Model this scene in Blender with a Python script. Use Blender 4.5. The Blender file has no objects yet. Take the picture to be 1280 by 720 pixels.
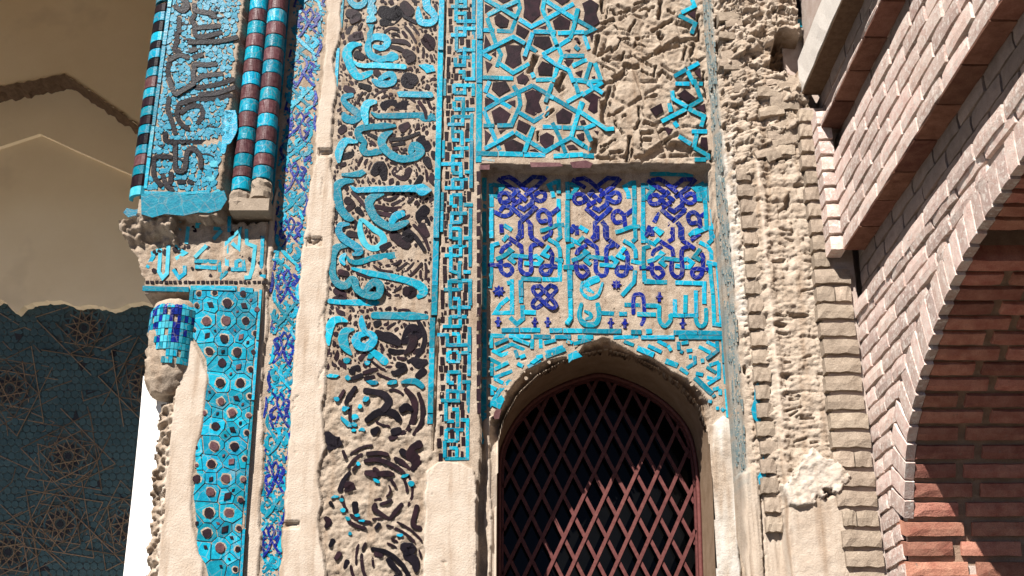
import bpy, math, random
import numpy as np
from mathutils import Vector, Matrix
R = random.Random(7)
SC = bpy.context.scene
COL = SC.collection
# ------------------------------------------------------------------ camera, sky, sun
F, TH, CZ = 1480.0, math.radians(22.4), 1.65      # focal length in px of a 1280 px picture, pitch, eye height
CT, ST = math.cos(TH), math.sin(TH)
cam = bpy.data.cameras.new('camera')
cam.sensor_fit = 'HORIZONTAL'
cam.angle = 2 * math.atan(640 / F)
cam.clip_start, cam.clip_end = 0.05, 2000
camo = bpy.data.objects.new('camera', cam)
camo.location = (0, 0, CZ)
camo.rotation_euler = (math.pi / 2 + TH, 0, 0)
COL.objects.link(camo)
SC.camera = camo

to_sun = Vector((-0.56, -1.0, 1.22)).normalized()
w = bpy.data.worlds.new('World')
SC.world = w
w.use_nodes = True
nt = w.node_tree
sky = nt.nodes.new('ShaderNodeTexSky')
sky.sky_type = 'NISHITA'
sky.sun_disc = False
sky.sun_elevation = math.asin(to_sun.z)
sky.sun_rotation = math.atan2(to_sun.x, to_sun.y)
sky.dust_density = 0.2
sky.air_density = 0.35
sky.altitude = 1350
bg = nt.nodes['Background']
bg.inputs['Strength'].default_value = 0.05
nt.links.new(sky.outputs[0], bg.inputs['Color'])
sl = bpy.data.lights.new('sun', 'SUN')
sl.energy = 5.0
sl.angle = math.radians(0.5)
sl.color = (1.0, 0.96, 0.90)
so = bpy.data.objects.new('sun', sl)
so.location = to_sun * 30
so.rotation_euler = to_sun.to_track_quat('Z', 'Y').to_euler()
COL.objects.link(so)
SC.view_settings.view_transform = 'Standard'
SC.view_settings.look = 'None'
SC.view_settings.gamma = 1
SC.view_settings.exposure = 1.38

# ------------------------------------------------------------------ materials
KA = 0.60                              # overall reflectance of the weathered surfaces
def material(name, a, b, rough=0.8, nscale=25.0, wear=None, wear_at=0.62, wear_scale=90.0,
             bump=0.3, bscale=160.0, rnd=0.25, spec=0.4, attrs=(), fine=0.0, stain=None, coat=0.0, streak=0.0, craze=0.0):
    sc_ = lambda c: tuple(k * KA for k in c)
    a, b = sc_(a), sc_(b)
    if wear: wear = sc_(wear)
    if stain: stain = (sc_(stain[0]),) + tuple(stain[1:])
    attrs = [(n_, sc_(p_), sc_(q_)) for n_, p_, q_ in attrs]
    m = bpy.data.materials.new(name)
    m.use_nodes = True
    t = m.node_tree
    N, L = t.nodes, t.links
    p = N['Principled BSDF']
    geo = N.new('ShaderNodeNewGeometry')
    def noise(s, d=6.0, r=0.6):
        n = N.new('ShaderNodeTexNoise')
        n.inputs['Scale'].default_value = s
        n.inputs['Detail'].default_value = d
        n.inputs['Roughness'].default_value = r
        L.new(geo.outputs['Position'], n.inputs['Vector'])
        return n
    def ramp(src, lo, hi):
        r = N.new('ShaderNodeMapRange')
        r.inputs['From Min'].default_value = lo
        r.inputs['From Max'].default_value = hi
        L.new(src, r.inputs['Value'])
        return r.outputs[0]
    def mix(fac, c1, c2, mode='MIX'):
        x = N.new('ShaderNodeMix')
        x.data_type = 'RGBA'
        x.blend_type = mode
        for s, v in ((x.inputs[0], fac), (x.inputs[6], c1), (x.inputs[7], c2)):
            if isinstance(v, (tuple, list)):
                s.default_value = (*v, 1)
            elif isinstance(v, (int, float)):
                s.default_value = v
            else:
                L.new(v, s)
        return x.outputs[2]
    col = mix(ramp(noise(nscale).outputs[0], 0.32, 0.68), a, b)
    if craze:
        vo = N.new('ShaderNodeTexVoronoi')
        vo.feature = 'DISTANCE_TO_EDGE'
        vo.inputs['Scale'].default_value = craze
        L.new(geo.outputs['Position'], vo.inputs['Vector'])
        cf = N.new('ShaderNodeMapRange')
        cf.inputs['From Min'].default_value = 0.045
        cf.inputs['From Max'].default_value = 0.015
        cf.inputs['To Max'].default_value = 0.34
        L.new(vo.outputs['Distance'], cf.inputs['Value'])
        col = mix(cf.outputs[0], col, (0.20, 0.19, 0.165))
    if stain:
        col = mix(ramp(noise(stain[1], 4).outputs[0], stain[2], stain[2] + 0.2), col, stain[0])
    if fine:
        col = mix(fine, col, ramp(noise(420, 3, 0.7).outputs[0], 0.3, 0.7), 'OVERLAY')
    if rnd:
        oi = N.new('ShaderNodeObjectInfo')
        hv = N.new('ShaderNodeHueSaturation')
        L.new(ramp(oi.outputs['Random'], 0, 1), hv.inputs['Value'])
        hv.inputs['Value'].default_value = 1
        mr = N.new('ShaderNodeMapRange')
        mr.inputs['To Min'].default_value = 1 - rnd
        mr.inputs['To Max'].default_value = 1 + rnd
        L.new(oi.outputs['Random'], mr.inputs['Value'])
        L.new(mr.outputs[0], hv.inputs['Value'])
        ml = N.new('ShaderNodeMath')
        ml.operation = 'MULTIPLY'
        ml.inputs[1].default_value = 7.31
        L.new(oi.outputs['Random'], ml.inputs[0])
        fr = N.new('ShaderNodeMath')
        fr.operation = 'FRACT'
        L.new(ml.outputs[0], fr.inputs[0])
        mh = N.new('ShaderNodeMapRange')
        mh.inputs['To Min'].default_value = 0.5 - 0.018 * rnd
        mh.inputs['To Max'].default_value = 0.5 + 0.018 * rnd
        L.new(fr.outputs[0], mh.inputs['Value'])
        L.new(mh.outputs[0], hv.inputs['Hue'])
        L.new(col, hv.inputs['Color'])
        col = hv.outputs[0]
    for at, c1, c2 in attrs:
        an = N.new('ShaderNodeAttribute')
        an.attribute_name = at
        c = mix(ramp(noise(14, 7).outputs[0], 0.35, 0.7), c1, c2)
        col = mix(an.outputs['Fac'], col, c)
    if streak:
        vm = N.new('ShaderNodeVectorMath')
        vm.operation = 'MULTIPLY'
        vm.inputs[1].default_value = (26, 26, 2.2)
        L.new(geo.outputs['Position'], vm.inputs[0])
        sn = N.new('ShaderNodeTexNoise')
        sn.inputs['Scale'].default_value = 1.0
        sn.inputs['Detail'].default_value = 6
        L.new(vm.outputs[0], sn.inputs['Vector'])
        sf = N.new('ShaderNodeMath')
        sf.operation = 'MULTIPLY'
        sf.inputs[1].default_value = streak
        L.new(ramp(sn.outputs[0], 0.50, 0.72), sf.inputs[0])
        col = mix(sf.outputs[0], col, (0.62, 0.53, 0.45), 'MULTIPLY')
        sp_ = ramp(noise(300, 2, 0.5).outputs[0], 0.66, 0.70)
        pm = N.new('ShaderNodeMath')
        pm.operation = 'MULTIPLY'
        pm.inputs[1].default_value = min(1, streak)
        L.new(sp_, pm.inputs[0])
        col = mix(pm.outputs[0], col, (0.30, 0.22, 0.16))
    if wear:
        wf = ramp(noise(wear_scale, 8, 0.7).outputs[0], wear_at, wear_at + 0.05)
        col = mix(wf, col, wear)
        rm = N.new('ShaderNodeMapRange')
        rm.inputs['To Min'].default_value = rough
        rm.inputs['To Max'].default_value = 0.85
        L.new(wf, rm.inputs['Value'])
        L.new(rm.outputs[0], p.inputs['Roughness'])
    else:
        p.inputs['Roughness'].default_value = rough
    L.new(col, p.inputs['Base Color'])
    p.inputs['Specular IOR Level'].default_value = spec
    p.inputs['Coat Weight'].default_value = coat
    p.inputs['Coat Roughness'].default_value = 0.12
    if bump:
        bn = N.new('ShaderNodeBump')
        bn.inputs['Strength'].default_value = bump
        bn.inputs['Distance'].default_value = 0.004
        L.new(noise(bscale, 8, 0.65).outputs[0], bn.inputs['Height'])
        L.new(bn.outputs[0], p.inputs['Normal'])
    return m

DUST = (0.42, 0.33, 0.24)
M = {}
M['turq'] = material('turquoise_glaze', (0.002, 0.21, 0.33), (0.008, 0.36, 0.50), 0.30, 45, DUST, 0.645, 160, 0.35, 110, 0.40, spec=0.12, fine=0.25, craze=22)
M['turq_light'] = material('pale_turquoise_glaze', (0.02, 0.36, 0.50), (0.10, 0.50, 0.60), 0.35, 40, DUST, 0.65, 150, 0.25, 90, 0.2, spec=0.12)
M['turq_deep'] = material('deep_turquoise_glaze', (0.002, 0.17, 0.28), (0.006, 0.30, 0.44), 0.35, 60, DUST, 0.62, 170, 0.3, 110, 0, spec=0.12, fine=0.25)
M['teal_worn'] = material('worn_teal_glaze', (0.09, 0.20, 0.23), (0.24, 0.28, 0.27), 0.6, 90, DUST, 0.52, 110, 0.4, 120, 0.3)
M['cobalt'] = material('cobalt_glaze', (0.004, 0.010, 0.14), (0.010, 0.028, 0.29), 0.3, 60, DUST, 0.65, 160, 0.35, 110, 0.25, spec=0.10, fine=0.25, craze=30)
M['purple'] = material('aubergine_glaze', (0.010, 0.006, 0.009), (0.034, 0.014, 0.020), 0.45, 30, DUST, 0.69, 170, 0.2, 120, 0.35, spec=0.06)
M['plum'] = material('plum_glaze', (0.085, 0.028, 0.034), (0.16, 0.075, 0.075), 0.4, 60, DUST, 0.66, 140, 0.3, 120, 0.3, spec=0.12)
M['black'] = material('black_glaze', (0.006, 0.005, 0.008), (0.014, 0.010, 0.014), 0.35, 30, DUST, 0.69, 120, 0.25, 120, 0.3, spec=0.06)
M['mortar'] = material('lime_mortar', (0.36, 0.275, 0.205), (0.53, 0.43, 0.335), 0.95, 22, None, bump=0.9, bscale=140, rnd=0, spec=0.1,
                       attrs=(('plaster', (0.58, 0.465, 0.365), (0.68, 0.575, 0.475)), ('white', (0.72, 0.67, 0.60), (0.80, 0.77, 0.72)),
                              ('brown', (0.20, 0.125, 0.075), (0.30, 0.20, 0.13)), ('tealdust', (0.24, 0.29, 0.29), (0.44, 0.40, 0.34))), fine=0.5, streak=0.8)
M['plaster'] = material('pale_plaster', (0.60, 0.48, 0.37), (0.70, 0.59, 0.48), 0.9, 6, None, bump=0.25, bscale=60, rnd=0, spec=0.15, fine=0.15,
                        stain=((0.50, 0.37, 0.25), 3.0, 0.58), streak=0.5)
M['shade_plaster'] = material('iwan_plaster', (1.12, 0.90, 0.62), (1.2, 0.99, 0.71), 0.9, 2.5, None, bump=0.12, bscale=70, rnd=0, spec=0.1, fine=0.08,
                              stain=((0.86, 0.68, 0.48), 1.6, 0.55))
M['white_plaster'] = material('white_plaster', (1.18, 1.14, 1.08), (1.30, 1.27, 1.22), 0.85, 8, None, bump=0.35, bscale=60, rnd=0, spec=0.15, fine=0.15, streak=0.3)
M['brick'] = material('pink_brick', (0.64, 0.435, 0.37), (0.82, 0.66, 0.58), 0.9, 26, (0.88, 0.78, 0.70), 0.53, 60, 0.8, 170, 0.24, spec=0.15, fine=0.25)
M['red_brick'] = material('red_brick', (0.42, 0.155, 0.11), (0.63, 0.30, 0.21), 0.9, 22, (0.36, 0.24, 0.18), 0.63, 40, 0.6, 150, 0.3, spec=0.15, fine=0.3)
M['grey_brick'] = material('weathered_brick', (0.34, 0.265, 0.20), (0.47, 0.375, 0.29), 0.95, 25, (0.56, 0.46, 0.36), 0.60, 60, 0.9, 140, 0.18, spec=0.1, fine=0.3)
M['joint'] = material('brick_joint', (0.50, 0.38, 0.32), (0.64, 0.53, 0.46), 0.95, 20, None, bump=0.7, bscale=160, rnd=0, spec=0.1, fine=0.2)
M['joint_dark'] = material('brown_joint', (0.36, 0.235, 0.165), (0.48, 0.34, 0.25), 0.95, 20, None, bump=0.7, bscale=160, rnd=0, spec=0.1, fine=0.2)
M['stone'] = material('speckled_stone', (0.78, 0.70, 0.62), (0.95, 0.88, 0.80), 0.85, 220, (0.36, 0.30, 0.26), 0.62, 260, 0.5, 160, 0, spec=0.2, fine=0.3)
M['steel'] = material('red_oxide_paint', (0.125, 0.038, 0.034), (0.20, 0.070, 0.062), 0.45, 60, (0.07, 0.035, 0.03), 0.68, 90, 0.15, 200, 0.1, spec=0.15)
M['void'] = material('dark_interior', (0.012, 0.010, 0.009), (0.02, 0.017, 0.015), 0.95, 5, None, bump=0, rnd=0, spec=0.05)
M['glass'] = material('dusty_pane', (0.003, 0.003, 0.003), (0.005, 0.005, 0.005), 0.08, 8, None, bump=0, rnd=0, spec=0.08)
M['ground'] = material('paving', (0.075, 0.068, 0.058), (0.11, 0.10, 0.085), 0.9, 3, None, bump=0.4, bscale=30, rnd=0, spec=0.1, fine=0.2)
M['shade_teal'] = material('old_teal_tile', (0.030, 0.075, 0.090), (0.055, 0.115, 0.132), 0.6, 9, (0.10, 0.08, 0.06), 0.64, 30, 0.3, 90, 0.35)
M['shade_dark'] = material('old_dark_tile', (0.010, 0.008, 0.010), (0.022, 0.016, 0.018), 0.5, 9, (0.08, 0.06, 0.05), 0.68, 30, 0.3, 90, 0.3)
M['soffit_shade'] = material('soffit_shade_brown', (0.13, 0.08, 0.05), (0.20, 0.13, 0.085), 0.95, 40, None, bump=0.8, bscale=90, rnd=0, spec=0.05, fine=0.3)  # dark brown for soffits, holding their shade in the colour
M['shade_brick'] = material('shade_toned_brick', (0.27, 0.21, 0.18), (0.38, 0.295, 0.255), 0.95, 25, None, bump=0.6, bscale=140, rnd=0.2, spec=0.1, fine=0.3)  # grey-brown brick toned darker to carry the overhang shade of the recesses
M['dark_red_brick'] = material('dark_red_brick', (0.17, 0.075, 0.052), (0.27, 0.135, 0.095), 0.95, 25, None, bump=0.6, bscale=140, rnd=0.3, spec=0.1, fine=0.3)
M['mud'] = material('brown_mud_plaster', (0.25, 0.165, 0.105), (0.34, 0.235, 0.16), 0.95, 15, None, bump=0.4, bscale=80, rnd=0, spec=0.05, fine=0.2)
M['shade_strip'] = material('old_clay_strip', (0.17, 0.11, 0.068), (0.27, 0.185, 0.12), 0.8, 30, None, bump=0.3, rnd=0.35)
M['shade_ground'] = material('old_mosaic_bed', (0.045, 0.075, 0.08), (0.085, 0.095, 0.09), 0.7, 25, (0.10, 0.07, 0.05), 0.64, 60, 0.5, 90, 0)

# ------------------------------------------------------------------ helpers
def ray(u, v):
    x, y = (u - 640) / F, (360 - v) / F
    return x, CT - y * ST, ST + y * CT
def pY(u, v, Y):                       # picture point on the upright plane y = Y
    x, y, z = ray(u, v)
    t = Y / y
    return (x * t, Y, CZ + z * t)
def pX(u, v, X):                       # picture point on the upright plane x = X
    x, y, z = ray(u, v)
    t = X / x
    return (X, y * t, CZ + z * t)
def proj(X, Y, Z):
    z = Z - CZ
    zc = Y * CT + z * ST
    return 640 + F * X / zc, 360 - F * (z * CT - Y * ST) / zc
def kcol(a, v):                        # column that stands at a where v = 0 and keeps plumb
    return 630 + (a - 630) * (3243 + v) / 3243

def empty(name, loc, label=None, cat=None, group=None):
    o = bpy.data.objects.new(name, None)
    o.location = loc
    o.empty_display_size = 0.2
    COL.objects.link(o)
    if label: o['label'] = label
    if cat: o['category'] = cat
    if group: o['group'] = group
    return o
def link(o, parent):
    COL.objects.link(o)
    if parent is not None:
        o.parent = parent
        if parent.type == 'EMPTY':
            o.matrix_parent_inverse = Matrix.Translation(-Vector(parent.location))
    return o
def mobj(name, V, Fc, mat, parent=None, smooth=False, kind=None):
    me = bpy.data.meshes.new(name)
    me.from_pydata(V, [], Fc)
    me.materials.append(M[mat] if isinstance(mat, str) else mat)
    if smooth: me.shade_smooth()
    o = link(bpy.data.objects.new(name, me), parent)
    if kind: o['kind'] = kind
    return o
class Bag:                             # collects many small pieces into one mesh
    def __init__(s): s.V, s.F = [], []
    def add(s, VF):
        n = len(s.V)
        s.V += VF[0]
        s.F += [tuple(i + n for i in f) for f in VF[1]]
    def box(s, a, b):
        x0, y0, z0 = a
        x1, y1, z1 = b
        s.add(([(x0, y0, z0), (x1, y0, z0), (x1, y1, z0), (x0, y1, z0), (x0, y0, z1), (x1, y0, z1), (x1, y1, z1), (x0, y1, z1)],
               [(0, 3, 2, 1), (4, 5, 6, 7), (0, 1, 5, 4), (1, 2, 6, 5), (2, 3, 7, 6), (3, 0, 4, 7)]))
    def build(s, name, mat, parent=None, smooth=False, kind=None):
        return mobj(name, s.V, s.F, mat, parent, smooth, kind)

def S(txt):                            # 'x y [w], x y [w]' -> list of tuples
    return [tuple(float(k) for k in q.split()) for q in txt.split(',')]
def CR(ox, oy, s, txt):                # points read off an enlarged crop
    return [(ox + q[0] / s, oy + q[1] / s) + tuple(q[2:]) for q in S(txt)]
def catmull(P, n=4):
    out = []
    for i in range(len(P) - 1):
        p0, p1, p2, p3 = P[max(i - 1, 0)], P[i], P[i + 1], P[min(i + 2, len(P) - 1)]
        for k in range(n):
            t = k / n
            out.append(tuple(0.5 * (2 * b + (c - a) * t + (2 * a - 5 * b + 4 * c - d) * t * t + (3 * b - a - 3 * c + d) * t ** 3)
                             for a, b, c, d in zip(p0, p1, p2, p3)))
    out.append(P[-1])
    return out
def plate(left, right, Y, th, mapf=None, tilt=0.012, cap=True):
    """strip between two picture-space polylines, standing th proud of plane Y, with chamfered rims"""
    mp = mapf or (lambda u, v, d: pY(u, v, Y + d))
    th *= 0.42
    ta, tb, off = R.uniform(-tilt, tilt) * 0.01, R.uniform(-tilt, tilt) * 0.01, R.uniform(-0.001, 0.001)
    cu, cv = left[0]
    V, Fc = [], []
    n = len(left)
    for (lu, lv), (ru, rv) in zip(left, right):
        for k, (a, d) in enumerate(((0, 0.004), (0, -th * 0.86), (0.05, -th), (0.95, -th), (1, -th * 0.86), (1, 0.004))):
            u, v = lu + (ru - lu) * a, lv + (rv - lv) * a
            dd = d + (off + ta * (u - cu) + tb * (v - cv) if d < 0 else 0)
            V.append(mp(u, v, dd))
    for i in range(n - 1):
        for k in range(5):
            a = i * 6 + k
            Fc.append((a, a + 6, a + 7, a + 1))
    if cap:
        Fc.append((0, 1, 2, 3, 4, 5))
        e = (n - 1) * 6
        Fc.append((e + 5, e + 4, e + 3, e + 2, e + 1, e))
    return V, Fc
def ribbon(P, Y, th=0.009, w=None, curve=True, jit=0.25, mapf=None, n=4, closed=False, rnd=True):
    P = [(q[0] + R.uniform(-jit, jit), q[1] + R.uniform(-jit, jit), (q[2] if len(q) > 2 else w)) for q in P]
    if closed: P = P + [P[0]]
    if curve and len(P) > 2: P = catmull(P, n)
    if curve and not closed and len(P) > 1:          # rounded ends
        for e in (0, -1):
            (u0, v0, w0), (u1, v1, _) = P[e], P[1 if e == 0 else -2]
            l = math.hypot(u0 - u1, v0 - v1) or 1
            du, dv = (u0 - u1) / l, (v0 - v1) / l
            if w0 < 2.4: continue
            cp = [(u0 + du * w0 * 0.22, v0 + dv * w0 * 0.22, w0 * 0.84), (u0 + du * w0 * 0.38, v0 + dv * w0 * 0.38, w0 * 0.5)]
            P = (cp[::-1] + P) if e == 0 else (P + cp)
    L_, R_ = [], []
    N = len(P)
    for i, (u, v, ww) in enumerate(P):
        a, b = P[max(i - 1, 0)], P[min(i + 1, N - 1)]
        if closed and i in (0, N - 1): a, b = P[N - 2], P[1]
        d1 = (u - a[0], v - a[1])
        d2 = (b[0] - u, b[1] - v)
        l1, l2 = math.hypot(*d1) or 1e-6, math.hypot(*d2) or 1e-6
        dx, dy = b[0] - a[0], b[1] - a[1]
        if not curve and l1 > 1e-3 and l2 > 1e-3:
            dx, dy = d1[0] / l1 + d2[0] / l2, d1[1] / l1 + d2[1] / l2
        l = math.hypot(dx, dy) or 1e-6
        nx, ny = -dy / l, dx / l
        k = 1.0
        if not curve and l1 > 1e-3 and l2 > 1e-3:
            cs = abs((d1[0] * -ny * -1 + d1[1] * nx * -1)) / l1
            cs = abs(nx * (-d1[1]) / l1 + ny * d1[0] / l1)
            k = 1 / max(cs, 0.55)
        h = ww * 0.5 * k
        if rnd: h *= R.uniform(0.93, 1.05)
        L_.append((u + nx * h, v + ny * h))
        R_.append((u - nx * h, v - ny * h))
    return plate(L_, R_, Y, th, mapf)
def poly(P, Y, th=0.009, jit=0.3, inset=0.6, mapf=None, tilt=0.012):
    mp = mapf or (lambda u, v, d: pY(u, v, Y + d))
    th *= 0.55
    inset *= 0.6
    P = [(q[0] + R.uniform(-jit, jit), q[1] + R.uniform(-jit, jit)) for q in P]
    cu, cv = sum(q[0] for q in P) / len(P), sum(q[1] for q in P) / len(P)
    ta, tb, off = R.uniform(-tilt, tilt) * 0.01, R.uniform(-tilt, tilt) * 0.01, R.uniform(-0.0012, 0.0012)
    V, n = [], len(P)
    for ins, d in ((0, 0.004), (0, -th * 0.8), (inset, -th)):
        for u, v in P:
            l = math.hypot(u - cu, v - cv) or 1
            k = 1 - min(ins / l, 0.5)
            uu, vv = cu + (u - cu) * k, cv + (v - cv) * k
            V.append(mp(uu, vv, d + (off + ta * (uu - cu) + tb * (vv - cv) if d < 0 else 0)))
    Fc = [tuple(range(2 * n, 3 * n))]
    for r in (0, 1):
        for i in range(n):
            j = (i + 1) % n
            Fc.append((r * n + i, r * n + j, (r + 1) * n + j, (r + 1) * n + i))
    return V, Fc
def blobpts(u, v, r, n=8, el=1.0, ang=0.0, j=0.25):
    out = []
    for i in range(n):
        a = 2 * math.pi * i / n
        q = r * (1 + R.uniform(-j, j))
        x, y = q * el * math.cos(a), q * math.sin(a)
        out.append((u + x * math.cos(ang) - y * math.sin(ang), v + x * math.sin(ang) + y * math.cos(ang)))
    return out
def split(P, lens):                    # cut a straight run into tile lengths
    out = []
    for a, b in zip(P[:-1], P[1:]):
        L = math.hypot(b[0] - a[0], b[1] - a[1])
        s = 0
        while s < L - 1:
            e = min(L, s + R.uniform(*lens))
            if L - e < lens[0] * 0.4: e = L
            out.append([(a[0] + (b[0] - a[0]) * s / L, a[1] + (b[1] - a[1]) * s / L),
                        (a[0] + (b[0] - a[0]) * (e - 0.35) / L, a[1] + (b[1] - a[1]) * (e - 0.35) / L)])
            s = e
    return out

# value noise, fractal noise and cells on numpy grids
_rng = np.random.default_rng(3)
_perm = _rng.permutation(4096)
_val = _rng.random(4096)
_v2 = _rng.random(4096)
def _h(i, j, s): return _perm[(_perm[(i + 131 * s) & 4095] + j) & 4095]
def vnoise(x, y, s=0):
    i, j = np.floor(x).astype(int), np.floor(y).astype(int)
    a, b = x - i, y - j
    a, b = a * a * (3 - 2 * a), b * b * (3 - 2 * b)
    g = lambda p, q: _val[_h(p, q, s)]
    return ((g(i, j) * (1 - a) + g(i + 1, j) * a) * (1 - b) + (g(i, j + 1) * (1 - a) + g(i + 1, j + 1) * a) * b) - 0.5
def fbm(x, y, s=0, o=4, g=0.55):
    t, a = 0, 1.0
    for k in range(o):
        t = t + a * vnoise(x * 2 ** k + 17.3 * k, y * 2 ** k + 9.1 * k, s + k)
        a *= g
    return t
def cells(x, y, s=0):
    i, j = np.floor(x).astype(int), np.floor(y).astype(int)
    f1 = np.full(x.shape, 9.0)
    f2 = f1.copy()
    idv = np.zeros(x.shape)
    for di in (-1, 0, 1):
        for dj in (-1, 0, 1):
            h = _h(i + di, j + dj, s)
            d = np.hypot(i + di + _val[h] - x, j + dj + _v2[h] - y)
            near = d < f1
            f2 = np.where(near, f1, np.minimum(f2, d))
            idv = np.where(near, _val[(h * 7 + 3) & 4095], idv)
            f1 = np.where(near, d, f1)
    return f1, f2, idv
def inpoly(x, y, P):
    c = np.zeros(x.shape, bool)
    n = len(P)
    for k in range(n):
        x1, y1 = P[k]
        x2, y2 = P[(k + 1) % n]
        if y1 == y2: continue
        cond = ((y1 > y) != (y2 > y)) & (x < (x2 - x1) * (y - y1) / (y2 - y1) + x1)
        c ^= cond
    return c
def segdist(x, y, a, b):
    dx, dy = b[0] - a[0], b[1] - a[1]
    t = np.clip(((x - a[0]) * dx + (y - a[1]) * dy) / (dx * dx + dy * dy + 1e-9), 0, 1)
    return np.hypot(x - a[0] - t * dx, y - a[1] - t * dy)
def sstep(a, b, x):
    t = np.clip((x - a) / (b - a), 0, 1)
    return t * t * (3 - 2 * t)
def soft(x, y, P, wd):                 # 1 inside polygon, falling to 0 across wd outside
    d = np.full(x.shape, 1e9)
    for k in range(len(P)):
        d = np.minimum(d, segdist(x, y, P[k], P[(k + 1) % len(P)]))
    return np.where(inpoly(x, y, P), 1.0, 1 - sstep(0, wd, d))
def field(name, Xg, Yg, Zg, keep, mat, parent, attrs=None, smooth=True):
    h, wd = Xg.shape
    me = bpy.data.meshes.new(name)
    idx = np.arange(h * wd).reshape(h, wd)
    q = np.stack([idx[:-1, :-1], idx[:-1, 1:], idx[1:, 1:], idx[1:, :-1]], -1).reshape(-1, 4)
    q = q[keep.ravel()[q].all(1)]
    used = np.unique(q)
    remap = np.zeros(h * wd, int)
    remap[used] = np.arange(len(used))
    q = remap[q]
    co = np.stack([Xg.ravel()[used], Yg.ravel()[used], Zg.ravel()[used]], -1).astype(np.float32)
    me.vertices.add(len(used))
    me.vertices.foreach_set('co', co.ravel())
    me.loops.add(q.size)
    me.loops.foreach_set('vertex_index', q.ravel().astype(np.int32))
    me.polygons.add(len(q))
    me.polygons.foreach_set('loop_start', (np.arange(len(q)) * 4).astype(np.int32))
    me.update(calc_edges=True)
    for k, a in (attrs or {}).items():
        at = me.attributes.new(k, 'FLOAT', 'POINT')
        at.data.foreach_set('value', np.clip(a, 0, 1).ravel()[used].astype(np.float32))
    if smooth: me.shade_smooth()
    me.materials.append(M[mat])
    return link(bpy.data.objects.new(name, me), parent)
def XZ(P, Y): return [(p[0], p[2]) for p in (pY(u, v, Y) for u, v in P)]

def brickmesh(seed, holes=False, rough=0.02, nx=4, nz=2):
    """unit brick, front face at y=-0.5, chamfered and chipped"""
    rr = random.Random(seed)
    V, Fc = [], []
    xs = [-0.5 + i / nx for i in range(nx + 1)]
    zs = [-0.5 + i / nz for i in range(nz + 1)]
    if holes:
        xs = [-0.5, -0.4, -0.28, -0.17, -0.05, 0.06, 0.18, 0.29, 0.41, 0.5]
        zs = [-0.5, -0.2, 0.22, 0.5]
    W, H = len(xs), len(zs)
    for z in zs:
        for x in xs:
            e = (abs(x) == 0.5) + (abs(z) == 0.5)
            V.append((x * (0.985 if abs(x) == 0.5 else 1) + (rr.uniform(-rough, rough) * 0.25 if not holes else 0),
                      -0.5 + (rr.uniform(0.008, 0.03) if e else 0) + (rr.uniform(0, 0.05) if e == 2 else 0) + rr.uniform(-rough, rough) * 0.6,
                      z * (1 - 0.03 * (abs(z) == 0.5)) + rr.uniform(-rough, rough) * (1.6 if abs(z) == 0.5 else 0.5)))
    for j in range(H - 1):
        for i in range(W - 1):
            a = j * W + i
            f = (a, a + 1, a + W + 1, a + W)
            if holes and j == 1 and i % 2 == 1:
                n = len(V)
                for k in f: V.append((V[k][0] * 1.0, -0.1, V[k][2] * 0.9))
                Fc.append((n, n + 1, n + 2, n + 3))
                for k in range(4): Fc.append((f[k], f[(k + 1) % 4], n + (k + 1) % 4, n + k))
            else:
                Fc.append(f)
    ring = [i for i in range(W)] + [j * W + W - 1 for j in range(1, H)] + [(H - 1) * W + i for i in range(W - 2, -1, -1)] + [j * W for j in range(H - 2, 0, -1)]
    n = len(V)
    for k in ring:
        x, y, z = V[k]
        V.append((math.copysign(0.5, x) if abs(x) > 0.45 else x, 0.5, math.copysign(0.5, z) if abs(z) > 0.4 else z))
    m = len(ring)
    for k in range(m):
        Fc.append((ring[(k + 1) % m], ring[k], n + k, n + (k + 1) % m))
    Fc.append(tuple(range(n + m - 1, n - 1, -1)))
    return V, Fc
BR = {}
for mt in ('brick', 'red_brick', 'grey_brick', 'shade_brick', 'dark_red_brick'):
    BR[mt] = []
    for sd in range(5):
        me = bpy.data.meshes.new(mt)
        me.from_pydata(*((brickmesh(sd, rough=0.035, nx=5, nz=2) if mt == 'grey_brick' else brickmesh(sd))[:1] + ([],) +
                         (brickmesh(sd, rough=0.035, nx=5, nz=2) if mt == 'grey_brick' else brickmesh(sd))[1:]))
        me.materials.append(M[mt])
        BR[mt].append(me)
me = bpy.data.meshes.new('hollow_brick')
_v, _f = brickmesh(11, True, 0.015)
me.from_pydata(_v, [], _f)
me.materials.append(M['red_brick'])
HOLLOW = me
def brick(parent, c, size, lx, ly, lz, mt='brick', name='brick', me=None):
    o = bpy.data.objects.new(name, me or R.choice(BR[mt]))
    lx, ly, lz = Vector(lx) * size[0], Vector(ly) * size[1], Vector(lz) * size[2]
    mw = Matrix(((lx.x, ly.x, lz.x, c[0]), (lx.y, ly.y, lz.y, c[1]), (lx.z, ly.z, lz.z, c[2]), (0, 0, 0, 1)))
    link(o, parent)
    o.matrix_basis = mw
    return o
# ------------------------------------------------------------------ ground
g = mobj('ground', [(-400, -400, 0), (400, -400, 0), (400, 400, 0), (-400, 400, 0)], [(0, 1, 2, 3)], 'ground')
g['kind'] = 'structure'

Y0, YP = 4.512, 4.582                  # mortar bed of the front tile bands, of the sunk window panel
WALL = empty('portal_wall', (-0.1, 4.6, 0), 'sunlit portal wall of cut turquoise tile bands and crumbling mortar round a barred window', 'wall')
GRILLE = empty('window_grille', (0.36, 4.87, 1.9), 'dark red steel lattice grille in the pointed arched window', 'window grille')

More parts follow.
